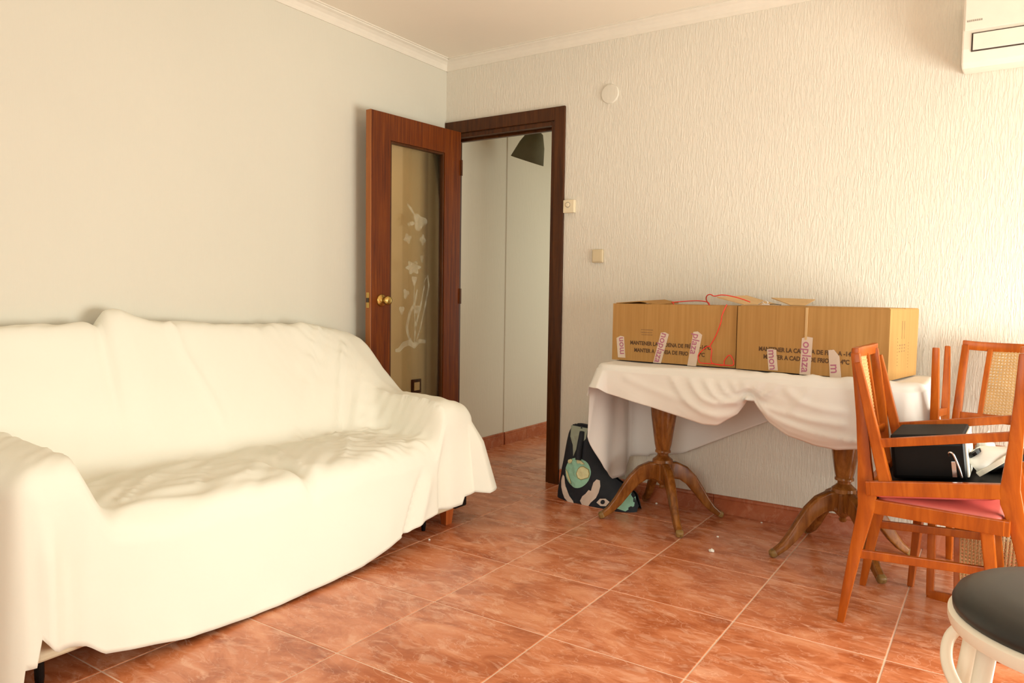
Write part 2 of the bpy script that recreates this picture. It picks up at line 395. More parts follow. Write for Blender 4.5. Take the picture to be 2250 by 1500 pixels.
# ---------------------------------------------------------------- door frame and door leaf
fr = struct(empty('door_1', (0, 0, 0)), 'dark brown wooden door frame in the room corner', 'door frame')
CY = YB - 0.016
def fpart(name, *b): return MB().box(*b).build(name, M['frame'], fr, bevel=0.003)
fpart('casing', -2.112, -2.047, CY, YB, 0, 2.10)
fpart('casing', XL + 0.002, -2.778, CY, YB, 0, 2.10)
fpart('head_casing', -2.778, -2.112, CY, YB, 2.028, 2.10)
fpart('jamb', -2.135, DX1, YB - 0.004, YB + TH + 0.01, 0, 2.028)
fpart('jamb', DX0, -2.860, YB - 0.004, YB + TH + 0.01, 0, 2.028)
fpart('head_jamb', -2.860, -2.135, YB - 0.004, YB + TH + 0.01, 2.003, 2.028)
fpart('door_stop', -2.147, -2.135, YB + 0.05, YB + 0.075, 0, 2.003)
fpart('door_stop', -2.860, -2.135, YB + 0.05, YB + 0.075, 1.99, 2.003)

A = Vector((-2.755, 2.82, 0)); B = Vector((-2.688, 3.493, 0)); dv = (B - A).normalized(); nv = Vector((dv.y, -dv.x, 0))
LW = (B - A).length; LH = 2.0
DM = Matrix(((dv.x, nv.x, 0, A.x), (dv.y, nv.y, 0, A.y), (0, 0, 1, 0.006), (0, 0, 0, 1)))   # local x along leaf, y out of front face, z up
leaf = struct(empty('door_2', (0, 0, 0)), 'open reddish-brown wooden door with a tall etched glass panel', 'door'); leaf.matrix_world = DM
th = 0.038
gx0, gx1, gz0, gz1 = 0.135, 0.545, 0.25, 1.862
def dpart(name, mat, b, bev=0.002): return MB().box(*b).build(name, mat, leaf, bevel=bev)
dpart('stile', M['door'], (0.004, gx0, -th, 0, 0, LH)); dpart('stile', M['door'], (gx1, LW, -th, 0, 0, LH))
dpart('rail', M['door'], (gx0, gx1, -th, 0, gz1, LH)); dpart('rail', M['door'], (gx0, gx1, -th, 0, 0, gz0))
dpart('edge_band', M['door_edge'], (0.0, 0.004, -th, 0, 0, LH), 0.0005)
for b in ((gx0, gx0 + 0.012, -th + 0.004, -0.004, gz0, gz1), (gx1 - 0.012, gx1, -th + 0.004, -0.004, gz0, gz1), (gx0 + 0.012, gx1 - 0.012, -th + 0.004, -0.004, gz1 - 0.012, gz1), (gx0 + 0.012, gx1 - 0.012, -th + 0.004, -0.004, gz0, gz0 + 0.012)):
    dpart('glazing_bead', M['frame'], b, 0.003)
pane = dpart('glass_pane', M['glass'], (gx0 + 0.010, gx1 - 0.010, -th / 2 - 0.002, -th / 2 + 0.002, gz0 + 0.01, gz1 - 0.01), 0)
# etched flowers on the glass (flat)
def poly(pts, name):
    m = MB(); y = -th / 2 + 0.0028; m.add([(a, y, z) for a, z in pts], [tuple(range(len(pts)))]); return m.build(name, M['etch'], pane)
def blob(cx, cz, rx, rz, lob=5, seed=0, name='etched_petal'):
    poly([(cx + rx * (1 + 0.25 * math.sin(lob * a + seed)) * math.cos(a), cz + rz * (1 + 0.25 * math.sin(lob * a + seed)) * math.sin(a)) for a in [2 * pi * k / 28 for k in range(28)]], name)
def stem(pts, w, name='etched_stem'):
    P = [Vector((a, 0, z)) for a, z in pts]; L = []; R_ = []
    for i, p in enumerate(P):
        t = (P[min(i + 1, len(P) - 1)] - P[max(i - 1, 0)]).normalized(); n = Vector((t.z, 0, -t.x)); k = w * (0.35 + 0.65 * math.sin(pi * min(1, (i + 0.6) / len(P))))
        L.append((p.x + n.x * k, p.z + n.z * k)); R_.append((p.x - n.x * k, p.z - n.z * k))
    poly(L + R_[::-1], name)
blob(0.365, 1.455, 0.048, 0.042, 3, 1); blob(0.300, 1.44, 0.026, 0.012, 2, 0); blob(0.275, 1.357, 0.026, 0.024, 4, 0); blob(0.39, 1.357, 0.020, 0.026, 4, 2)
blob(0.385, 1.255, 0.012, 0.02, 3, 0); blob(0.318, 1.20, 0.05, 0.034, 6, 1); blob(0.327, 1.13, 0.018, 0.025, 3, 0); blob(0.265, 1.055, 0.02, 0.024, 3, 1)
blob(0.235, 0.965, 0.018, 0.022, 3, 0); blob(0.345, 0.97, 0.022, 0.022, 3, 0)
stem([(0.27, 1.545), (0.30, 1.52), (0.325, 1.49)], 0.008)
stem([(0.325, 0.77), (0.285, 0.82), (0.272, 0.87), (0.295, 0.95), (0.33, 1.0), (0.35, 1.08)], 0.010)
stem([(0.33, 0.77), (0.34, 0.88), (0.375, 0.98), (0.405, 1.1)], 0.007); stem([(0.335, 0.77), (0.375, 0.86), (0.41, 0.98), (0.44, 1.10), (0.43, 1.16), (0.40, 1.12)], 0.006)
stem([(0.33, 0.77), (0.335, 0.9), (0.325, 1.0), (0.33, 1.15)], 0.004)
stem([(0.42, 0.785), (0.37, 0.79), (0.33, 0.765), (0.29, 0.785), (0.25, 0.775), (0.215, 0.745), (0.19, 0.745)], 0.017)
kb = MB()
kn = Matrix.Translation((0.075, 0.0, 1.018)) @ Matrix.Rotation(-pi / 2, 4, 'X')
kb.lathe([(0.032, 0.0), (0.033, 0.004), (0.028, 0.009), (0.014, 0.012), (0.011, 0.022), (0.012, 0.032), (0.022, 0.040), (0.025, 0.050), (0.023, 0.060), (0.014, 0.064)], 24)
kb.build('door_knob', M['brass'], leaf, smooth=True, matrix=kn)
lp = MB().box(-0.0015, 0.0005, -0.030, -0.008, 0.978, 1.058).build('latch_plate', M['brass'], leaf)
MB().box(-0.008, -0.0015, -0.025, -0.013, 1.006, 1.030).build('latch_bolt', M['dark'], lp)
for z in (0.25, 1.0, 1.75):
    MB().lathe([(0.006, z), (0.006, z + 0.09)], 10, (LW + 0.004, 0.004))  .build('hinge', M['frame'], leaf, smooth=False)

# ---------------------------------------------------------------- wall fittings
def fitting(name, label, cat, x, z, wd, ht, dp, mat, bev=0.006):
    e = tag(empty(name, (x, YB, z)), label, cat)
    MB().box(-wd / 2, wd / 2, -dp, 0, -ht / 2, ht / 2).build('plate', mat, e, bevel=bev, seg=3)
    return e
e = fitting('light_switch', 'beige square rocker switch on the wall right of the door frame', 'light switch', -1.830, 1.278, 0.066, 0.072, 0.016, M['beige_plastic'], 0.008)
MB().box(-0.026, 0.026, -0.019, -0.016, -0.029, 0.029).build('rocker', M['beige_plastic'], e, bevel=0.0025)
e = fitting('thermostat', 'cream wall box with round dial overlapping the door frame edge', 'thermostat', -2.008, 1.551, 0.068, 0.070, 0.024, M['cream_plastic'], 0.004)
dm = Matrix.Translation((-0.004, -0.024, 0.008)) @ Matrix.Rotation(pi / 2, 4, 'X')
MB().lathe([(0.015, 0), (0.015, 0.002)], 24).build('dial_ring', M['grey_print'], e, matrix=dm)
MB().lathe([(0.012, 0), (0.012, 0.005), (0.009, 0.007)], 24).build('dial', M['cream_plastic'], e, matrix=dm)
e = tag(empty('junction_cover', (-1.781, YB, 2.128)), 'round blank painted cover plate high on the textured wall', 'cover plate')
MB().lathe([(0.050, 0), (0.050, 0.006), (0.047, 0.009), (0.030, 0.010), (0.001, 0.010)], 40).build('disc', M['wall_plain'], e, matrix=Matrix.Rotation(pi / 2, 4, 'X'))
e = tag(empty('wall_socket', (XL, 3.332, 0.515)), 'dark brown framed wall socket behind the glass door', 'socket')
MB().box(0, 0.010, -0.042, 0.042, -0.042, 0.042).build('surround', M['frame'], e, bevel=0.004)
MB().box(0.010, 0.013, -0.024, 0.024, -0.024, 0.024).build('socket_face', M['cream_plastic'], e, bevel=0.001)

# air conditioner
ac = tag(empty('air_conditioner', (0.22, YB, 1.97)), 'white split air conditioner high on the textured wall', 'air conditioner')
W2 = 0.40
prof = [(0.0, 0.02), (-0.10, 0.006), (-0.165, 0.0), (-0.200, 0.012), (-0.212, 0.06), (-0.215, 0.16), (-0.212, 0.27), (-0.19, 0.30), (0.0, 0.30)]
b_ = MB().rings([[(x, y, z) for y, z in prof] for x in (-W2, W2)]).build('body', M['white_plastic'], ac, bevel=0.006)
MB().box(-W2 + 0.006, W2 - 0.006, -0.2185, -0.205, 0.128, 0.268).build('front_panel', M['white_plastic'], ac, bevel=0.003)
MB().rings([[(x, y, z) for y, z in ((-0.200, 0.046), (-0.2135, 0.050), (-0.2175, 0.117), (-0.200, 0.117))] for x in (-W2 + 0.031, W2 - 0.031)]).build('outlet_gap', M['dark'], ac)
MB().rings([[(x, y, z) for y, z in ((-0.205, 0.052), (-0.2185, 0.054), (-0.2215, 0.113), (-0.205, 0.113))] for x in (-W2 + 0.036, W2 - 0.036)]).build('louvre', M['white_plastic'], ac, bevel=0.0015)
x = -W2 + 0.014
for k in range(8):
    wdt = 0.0045
    MB().box(x, x + wdt, -0.2192, -0.2184, 0.160, 0.1665).build('logo_letter', M['grey_print'], ac); x += 0.0064

# hallway lamp
hl = tag(empty('pendant_lamp', (-2.66, 4.22, 2.04)), 'dark tilted lampshade hanging in the hallway beyond the doorway', 'lamp')
sh = MB().lathe([(0.030, 0.11), (0.05, 0.10), (0.085, 0.02), (0.115, -0.09), (0.111, -0.09), (0.08, 0.02), (0.045, 0.09)], 28)
sh.build('lamp_shade', M['lampshade'], hl, smooth=True, matrix=Matrix.Rotation(0.35, 4, 'Y'))
MB().tube([(0.035, 0, 0.095), (0.04, 0, 0.2), (0.04, 0, 0.36)], 0.004, 6).build('cord', M['lampshade'], hl)

# ---------------------------------------------------------------- draped cloth builder
def drape(name, rect, rc, hf, hem, side, mat, n_len=46, n_in=36, rows=26, matrix=None, parent=None, thick=0.002, seam=None):
    """rect (x0,x1,y0,y1) in local plane; hf(x,y,d)->z ; hem(s,px,py,side)->z ; side(...)->outward offset."""
    x0, x1, y0, y1 = rect
    P = []; NRM = []; S = []
    step = 0.0125
    def line(a, b, n, s):
        L = (Vector(b) - Vector(a)).length; k = max(2, int(L / step))
        for i in range(k):
            u = i / k; P.append((a[0] + (b[0] - a[0]) * u, a[1] + (b[1] - a[1]) * u)); NRM.append(n); S.append(s)
    def arc(cx, cy, a0, s):
        k = max(6, int(rc * pi / 2 / step * 1.3))
        for i in range(k):
            a = a0 + pi / 2 * i / k; P.append((cx + rc * math.cos(a), cy + rc * math.sin(a))); NRM.append((math.cos(a), math.sin(a))); S.append(s)
    line((x0 + rc, y0), (x1 - rc, y0), (0, -1), 0); arc(x1 - rc, y0 + rc, -pi / 2, 1)
    line((x1, y0 + rc), (x1, y1 - rc), (1, 0), 2); arc(x1 - rc, y1 - rc, 0, 3)
    line((x1 - rc, y1), (x0 + rc, y1), (0, 1), 4); arc(x0 + rc, y1 - rc, pi / 2, 5)
    line((x0, y1 - rc), (x0, y0 + rc), (-1, 0), 6); arc(x0 + rc, y0 + rc, pi, 7)
    n = len(P); hwx, hwy = (x1 - x0) / 2, (y1 - y0) / 2; cx, cy = (x0 + x1) / 2, (y0 + y1) / 2; m = min(hwx, hwy)
    sk = [(min(max(p[0], x0 + m), x1 - m), min(max(p[1], y0 + m), y1 - m)) for p in P]
    def sd(px_, py_):
        qx = abs(px_ - cx) - hwx + rc; qy = abs(py_ - cy) - hwy + rc
        return -(math.hypot(max(qx, 0), max(qy, 0)) + min(max(qx, qy), 0) - rc)
    v = []; f = []
    for k in range(n_in + 1):
        t = 1 - k / n_in; t = 1 - (1 - t) ** 1.0
        tt = (k / n_in); tt = 1 - (1 - tt) ** 1.5
        for i in range(n):
            a = sk[i][0] + (P[i][0] - sk[i][0]) * tt; b = sk[i][1] + (P[i][1] - sk[i][1]) * tt
            v.append((a, b, hf(a, b, max(0.0, sd(a, b)))))
    edge = v[-n:]
    for r in range(1, rows + 1):
        t = r / rows
        for i in range(n):
            hz = hem(P[i][0], P[i][1], S[i]); z = edge[i][2] + (hz - edge[i][2]) * t
            o = side(P[i][0], P[i][1], S[i], t, z)
            ox, oy = NRM[i]
            v.append((P[i][0] + ox * o, P[i][1] + oy * o, z))
    R_ = n_in + 1 + rows
    for k in range(R_ - 1):
        for i in range(n):
            a = k * n + i; b = k * n + (i + 1) % n; f.append((a, b, b + n, a + n))
    me = bpy.data.meshes.new(name); me.from_pydata(v, [], f)
    bm = bmesh.new(); bm.from_mesh(me); bmesh.ops.remove_doubles(bm, verts=bm.verts, dist=1e-5)
    bmesh.ops.recalc_face_normals(bm, faces=bm.faces); bm.to_mesh(me); bm.free()
    if matrix is not None: me.transform(matrix)
    for p in me.polygons: p.use_smooth = True
    o = link(name, me, mat, parent)
    md = o.modifiers.new('thickness', 'SOLIDIFY'); md.thickness = thick; md.offset = -1.0
    return o

# ---------------------------------------------------------------- sofa and its cover
SY0, SY1, SX0, SX1 = 0.82, 2.745, -2.865, -2.005
sofa = tag(empty('sofa', (-2.45, 1.78, 0)), 'cream upholstered sofa hidden under a white dust sheet', 'sofa')
def spart(name, mat, b, bev=0.02, seg=3):
    m = MB().box(b[0] + 2.45, b[1] + 2.45, b[2] - 1.78, b[3] - 1.78, b[4], b[5]); return m.build(name, mat, sofa, bevel=bev, seg=seg)
spart('base', M['sofa_base'], (-2.83, -2.04, 0.87, 2.69, 0.085, 0.27))
spart('seat_cushion', M['sofa_base'], (-2.56, -2.08, 1.09, 1.76, 0.27, 0.385)); spart('seat_cushion', M['sofa_base'], (-2.56, -2.08, 1.77, 2.44, 0.27, 0.385))
spart('back_cushion', M['sofa_base'], (-2.82, -2.74, 1.05, 2.48, 0.27, 0.84))
spart('arm', M['sofa_base'], (-2.80, -2.07, 0.87, 1.00, 0.27, 0.52)); spart('arm', M['sofa_base'], (-2.80, -2.07, 2.56, 2.69, 0.27, 0.50))
def sleg(x, y, mat, r=0.012, wd=0.0):
    if wd: MB().beam([(x + 2.45, y - 1.78, 0.0), (x + 2.45, y - 1.78, 0.09)], [wd * .7, wd], [0.03, 0.045], (0, 1, 0)).build('leg', mat, sofa, bevel=0.002)
    else: MB().lathe([(r * 0.7, 0), (r, 0.03), (r, 0.09)], 12, (x + 2.45, y - 1.78)).build('leg', mat, sofa)
sleg(-2.105, 2.655, M['leg_wood'], wd=0.06); sleg(-2.085, 0.905, M['black']); sleg(-2.72, 0.92, M['black']); sleg(-2.72, 2.60, M['leg_wood'], wd=0.06); sleg(-2.125, 2.515, M['black'])
spart('corner_bracket', M['black'], (-2.12, -2.03, 2.625, 2.71, 0.088, 0.135), 0.004, 1)

def smax(vals, t=0.022):
    m = max(vals); return m + t * math.log(sum(math.exp((v - m) / t) for v in vals))
def smin(vals, t=0.02): return -smax([-v for v in vals], t)
def bz(p0, p1, p2, n=16):
    return [((1 - t) ** 2 * p0[0] + 2 * t * (1 - t) * p1[0] + t * t * p2[0], (1 - t) ** 2 * p0[1] + 2 * t * (1 - t) * p1[1] + t * t * p2[1]) for t in [k / (n - 1) for k in range(n)]]
CREASES = [(bz((-2.46, 1.95), (-2.30, 1.86), (-2.10, 1.80)), 0.012, 0.016), (bz((-2.50, 1.52), (-2.35, 1.40), (-2.13, 1.16)), 0.010, 0.014), (bz((-2.42, 2.32), (-2.25, 2.20), (-2.11, 2.02)), 0.012, 0.014),
           (bz((-2.50, 1.76), (-2.40, 1.62), (-2.16, 1.42)), 0.010, 0.013), (bz((-2.40, 2.42), (-2.28, 2.36), (-2.12, 2.20)), 0.010, 0.012), (bz((-2.38, 1.30), (-2.30, 1.45), (-2.14, 1.60)), 0.008, 0.012),
           (bz((-2.75, 1.70), (-2.67, 1.73), (-2.58, 1.80)), 0.024, 0.018), (bz((-2.72, 2.44), (-2.62, 2.30), (-2.47, 2.10)), 0.026, 0.020), (bz((-2.64, 2.52), (-2.52, 2.38), (-2.40, 2.25)), 0.022, 0.018), (bz((-2.73, 2.10), (-2.65, 2.02), (-2.56, 1.90)), 0.016, 0.02)]
def crease_h(x, y):
    h_ = 0.0
    for pts, a, wd in CREASES:
        q = min((x - p[0]) ** 2 + (y - p[1]) ** 2 for p in pts) / (wd * wd)
        if q < 10: h_ += a * math.exp(-q) - 0.4 * a * math.exp(-q / 5)
    return h_
def sofa_hf(x, y, d):
    # back
    tr = 0.35 * sstep(1.55, 2.35, y) + 0.65 * sstep(2.20, 2.60, y); tl = 1 - sstep(0.95, 1.25, y)
    slope = 2.3 - 1.42 * tr - 0.6 * tl
    top = interp(y, [(0.8, 0.925), (1.30, 0.935), (1.40, 0.938), (1.46, 0.968), (1.51, 0.982), (1.56, 0.968), (1.64, 0.938), (1.7, 0.93), (2.2, 0.915), (2.46, 0.905), (2.58, 0.885), (2.75, 0.84)])
    top += 0.006 * nz(y * 6, x * 3, 1.7)
    back = smin([top, top - (x + 2.745 - 0.02 * tr) * slope], 0.02)
    # seat with dip between the cushions
    seat = 0.430 + 0.012 * math.sin((x + 2.5) / 0.45 * pi) - 0.038 * math.exp(-((y - 1.77) / 0.030) ** 2) * sstep(-2.45, -2.1, x) + 0.015 * (1 - sstep(1.0, 1.4, y))
    ar = 0.605 - 0.10 * (x + 2.2) * (1 if x > -2.2 else 0.25) - 3.2 * max(0, 2.51 - y) ** 1.0 - 0.25 * max(0, y - 2.60)
    al = 0.625 - 0.05 * (x + 2.2) - 2.1 * max(0, y - 0.98) - 0.15 * max(0, 0.93 - y)
    z = smax([back, seat, ar, al], 0.022)
    # wrinkles: diagonal pulls on the back and small creases on the seat near the arm
    dg = (y * 0.75 + (x + 2.9) * 1.0)
    wq = 0.35 + 0.65 * sstep(1.0, 1.25, y)
    wr = wq * 0.013 * nz(dg * 9, (y - x) * 1.6, 3.1) + 0.006 * nz(dg * 22, (y - x) * 3, 9.1)
    cr = 0.012 * nz(x * 9 + y * 6, (y - x) * 24, 5.0) * sstep(1.9, 2.3, y) * (1 - sstep(2.48, 2.56, y))
    cr += wq * 0.011 * nz(x * 18, y * 5, 2.0) * (1 - sstep(1.5, 2.0, y))
    cr += -0.034 * math.exp(-((y - 1.43 + 0.10 * (x + 2.8)) / 0.020) ** 2) * (1 - sstep(-2.68, -2.55, x))
    z += wr + cr + crease_h(x, y)
    r = 0.075
    if d < r: z -= (r - math.sqrt(max(0, r * r - (r - d) ** 2))) * 0.95
    return z
front_hem = [(0.80, 0.006), (0.834, 0.006), (0.842, 0.215), (0.875, 0.17), (0.905, 0.125), (0.99, 0.105), (1.035, 0.065), (1.28, 0.022), (1.50, 0.008), (1.80, 0.012), (2.00, 0.022), (2.12, 0.050), (2.26, 0.088), (2.36, 0.110), (2.45, 0.118), (2.57, 0.122), (2.605, 0.125), (2.615, 0.158), (2.70, 0.17), (2.75, 0.18)]
def sofa_hem(x, y, s):
    if s in (2,): return interp(y, front_hem)
    if s == 1: return 0.006 if y < 0.84 else 0.1
    if s == 0 or s == 7: return 0.006
    if s == 3: return 0.172
    if s == 4: return interp(x, [(-2.87, 0.30), (-2.5, 0.22), (-2.05, 0.175)])
    return 0.35
def sofa_side(x, y, s, t, z):
    if s == 2:
        o = 0.004 + 0.018 * t * sstep(1.0, 1.4, y) + 0.010 * nz(y * 5, t * 1.2, 4.0) * t + 0.004 * nz(y * 14, t * 2, 1.0) * t
        # folds hanging from the arms
        for c, a, wd, sl in ((2.49, 0.030, 0.026, 0.0), (2.32, 0.024, 0.012, -0.14), (2.38, -0.016, 0.03, -0.1), (0.955, 0.020, 0.030, 0.0), (0.90, -0.014, 0.02, 0.0)):
            o -= a * math.exp(-((y - c - sl * (t - 0.4)) / wd) ** 2) * sstep(0.05, 0.5, t)
        o += 0.022 * sstep(2.52, 2.66, y) * t
        return max(o, -0.03)
    if s == 3:
        return 0.03 + 0.09 * t if t > 0.3 else (0.03 * t / 0.3 + 0.09 * t)
    if s == 4: return (0.010 * math.sin(x * 24) * t + (0.03 * min(1, t / 0.3) + 0.09 * t) * sstep(-2.7, -2.1, x))
    if s in (5, 6, 7): return 0.0
    return 0.02 * t + 0.012 * math.sin(x * 26) * t
cover = drape('dust_sheet', (SX0, SX1, SY0, SY1), 0.055, sofa_hf, sofa_hem, sofa_side, M['sofa_cover'], n_in=44, rows=26)
tag(cover, 'large off-white dust sheet draped over the whole sofa', 'dust sheet')

# ---------------------------------------------------------------- pedestal table
TA = 0.0; TC = Vector((-0.8935, 3.305, 0)); HL, HD, TZ = 0.665, 0.238, 0.742
table = tag(empty('pedestal_table', TC, TA), 'dark wooden dining table on two pedestals under the white cloth', 'table')
tt = MB(); rcn = 0.06; ring = []
for (sx, sy, a0) in ((1, -1, -pi / 2), (1, 1, 0), (-1, 1, pi / 2), (-1, -1, pi)):
    for k in range(6):
        a = a0 + pi / 2 * k / 5; ring.append((sx * (HL - rcn) + rcn * math.cos(a), sy * (HD - rcn) + rcn * math.sin(a)))
tt.rings([[(x, y, z) for x, y in ring] for z in (TZ - 0.028, TZ)]); tt.build('tabletop', M['table'], table, bevel=0.004)
MB().box(-HL + 0.08, HL - 0.08, -HD + 0.06, HD - 0.06, TZ - 0.09, TZ - 0.028).build('apron', M['table'], table, bevel=0.003)
Ti = Matrix.Translation(TC) @ Matrix.Rotation(TA, 4, 'Z')
def pedestal(wx, wy):
    p = Ti.inverted() @ Vector((wx, wy, 0))
    m = MB().lathe([(0.072, 0.655), (0.072, 0.632), (0.066, 0.625), (0.068, 0.61), (0.060, 0.50), (0.040, 0.36), (0.034, 0.335), (0.037, 0.330), (0.037, 0.322), (0.027, 0.318), (0.026, 0.308), (0.036, 0.298), (0.048, 0.288), (0.050, 0.272), (0.040, 0.268)], 28, (p.x, p.y))
    col = smooth_angle(m.build('pedestal_column', M['table'], table), 35)
    MB().lathe([(0.036, 0.272), (0.040, 0.26), (0.040, 0.19), (0.034, 0.185), (0.020, 0.172), (0.012, 0.165), (0.016, 0.155), (0.012, 0.148), (0.002, 0.144)], 8, (p.x, p.y)).build('hub', M['table'], col)
    for k in range(4):
        a = math.radians(-52 + 90 * k)
        c, s = math.cos(a), math.sin(a)
        prof = [(0.025, 0.232, 0.088), (0.06, 0.236, 0.082), (0.10, 0.222, 0.072), (0.14, 0.188, 0.062), (0.18, 0.135, 0.052), (0.215, 0.085, 0.044), (0.25, 0.046, 0.036), (0.28, 0.024, 0.030), (0.296, 0.016, 0.028), (0.306, 0.013, 0.022)]
        path = [(p.x + c * r, p.y + s * r, max(z, h_ * 0.46)) for r, z, h_ in prof]
        ws = [0.040, 0.040, 0.038, 0.036, 0.033, 0.031, 0.030, 0.031, 0.032, 0.026]
        lg = MB().beam(path, ws, [h_ for _, _, h_ in prof], (-s, c, 0)).build('leg', M['table'], table, bevel=0.009, seg=3)
        smooth_angle(lg, 50)
        tip = MB().beam(path[-3:], [q + 0.0015 for q in ws[-3:]], [h_ + 0.0015 for _, _, h_ in prof[-3:]], (-s, c, 0)).build('worn_tip', M['table_tip'], lg, bevel=0.009, seg=3)
        smooth_angle(tip, 50)
pedestal(-1.328, 3.335); pedestal(-0.513, 3.275)

# tablecloth: local frame of the table
UG, ZG = 0.045, 0.648             # gathered point on the front (local x)
CX, CD = 0.676, 0.250
def tc_hf(x, y, d):
    z = TZ + 0.010 + 0.004 * nz(x * 7, y * 7, 2.2)
    if y < -0.12:                              # rucked-up ridge along the front edge near the gather
        z += 0.013 * math.exp(-((y + 0.215) / 0.026) ** 2) * sstep(-0.35, 0.0, x) * (0.55 + 0.9 * max(0, nz(x * 16, 0.3, 5.5)) + 0.5 * max(0, nz(x * 37, 1.3, 2.5)))
    r = 0.022
    if d < r: z -= (r - math.sqrt(max(0, r * r - (r - d) ** 2))) * 0.95
    return z
fh = [(-0.70, 0.640), (-0.55, 0.610), (-0.40, 0.582), (-0.25, 0.552), (-0.14, 0.530), (-0.08, 0.530), (0.0, 0.585), (UG - 0.01, 0.645), (UG + 0.01, 0.645), (0.12, 0.565), (0.20, 0.515), (0.30, 0.490), (0.38, 0.482), (0.47, 0.497), (0.58, 0.55), (0.70, 0.60)]
lh = [(-0.27, 0.60), (-0.22, 0.48), (-0.15, 0.36), (-0.06, 0.22), (0.04, 0.15), (0.14, 0.16), (0.27, 0.24)]
bh = [(-0.70, 0.24), (-0.50, 0.265), (-0.42, 0.28), (0.0, 0.49), (0.4, 0.60), (0.7, 0.62)]
def tc_hem(x, y, s):
    if s == 0: return interp(x, fh)
    if s == 1: return 0.60
    if s == 2: return interp(y, [(-0.27, 0.60), (0.0, 0.52), (0.27, 0.62)])
    if s == 3: return 0.62
    if s == 4: return interp(x, bh)
    if s == 5: return 0.24
    if s == 6: return interp(y, lh)
    return 0.645 if y < -CD + 0.02 else 0.60
def bez(p0, p1, p2, n=18):
    return [((1 - t) ** 2 * p0[0] + 2 * t * (1 - t) * p1[0] + t * t * p2[0], (1 - t) ** 2 * p0[1] + 2 * t * (1 - t) * p1[1] + t * t * p2[1]) for t in [k / (n - 1) for k in range(n)]]
G_ = (UG, ZG + 0.004)
FOLDS = [(bez((-0.30, 0.745), (-0.20, 0.55), (-0.02, 0.575)), 0.013, 0.016), (bez((-0.215, 0.745), (-0.14, 0.57), G_), 0.016, 0.014), (bez((-0.145, 0.745), (-0.09, 0.60), G_), 0.017, 0.013),
         (bez((-0.085, 0.745), (-0.05, 0.635), G_), 0.016, 0.011), (bez((-0.03, 0.745), (-0.01, 0.665), G_), 0.014, 0.010), (bez((0.015, 0.745), (0.025, 0.69), G_), 0.012, 0.008),
         (bez(G_, (0.085, 0.70), (0.09, 0.745)), 0.013, 0.009), (bez(G_, (0.13, 0.66), (0.17, 0.745)), 0.014, 0.012), (bez(G_, (0.16, 0.545), (0.46, 0.525)), 0.016, 0.014), (bez(G_, (0.14, 0.60), (0.40, 0.585)), 0.013, 0.015),
         (bez((0.20, 0.70), (0.24, 0.64), (0.40, 0.635)), 0.009, 0.016), (bez((-0.50, 0.70), (-0.40, 0.655), (-0.20, 0.62)), 0.006, 0.02), (bez((0.30, 0.745), (0.27, 0.70), (0.22, 0.62)), 0.009, 0.014)]
def fold_h(x, z):
    h_ = 0.0
    for pts, a, wd in FOLDS:
        d2 = min((x - p[0]) ** 2 + (z - p[1]) ** 2 for p in pts); q = d2 / (wd * wd)
        if q < 9: h_ += a * math.exp(-q) - 0.35 * a * math.exp(-q / 5)
    return h_
def tc_side(x, y, s, t, z):
    if s == 0:
        dx = x - UG; dz = z - ZG; rr = math.hypot(dx, dz * 1.2)
        o = 0.008
        o += (0.020 * math.exp(-((x - 0.28) / 0.16) ** 2) + 0.040 * math.exp(-((x + 0.12) / 0.16) ** 2)) * math.sin(pi * min(1, t * 0.86))
        o -= 0.022 * math.exp(-(rr / 0.05) ** 2) * t
        o += fold_h(x, z) * min(1, t * 6)
        o += 0.008 * nz(x * 9, z * 6, 3.3) * t
        o -= 0.022 * sstep(0.86, 1.0, t) * math.exp(-((x - 0.28) / 0.25) ** 2)
        return max(o, -0.012)
    if s == 7: return 0.006 + 0.045 * t
    if s == 6: return 0.01 + 0.045 * t * (1 - sstep(-0.2, 0.1, y)) + 0.012 * math.sin(y * 34 + 0.5) * t
    if s == 5: return 0.004 * t
    if s == 4: return 0.002 + 0.003 * math.sin(x * 18) * t
    return 0.008 + 0.014 * math.sin(y * 30) * t + 0.02 * t
tcl = drape('tablecloth', (-CX, CX, -CD, CD), 0.07, tc_hf, tc_hem, tc_side, M['tablecloth'], n_in=26, rows=30)
tcl.matrix_world = Ti.copy()
tag(tcl, 'white cloth swagged and gathered over the pedestal table', 'tablecloth')

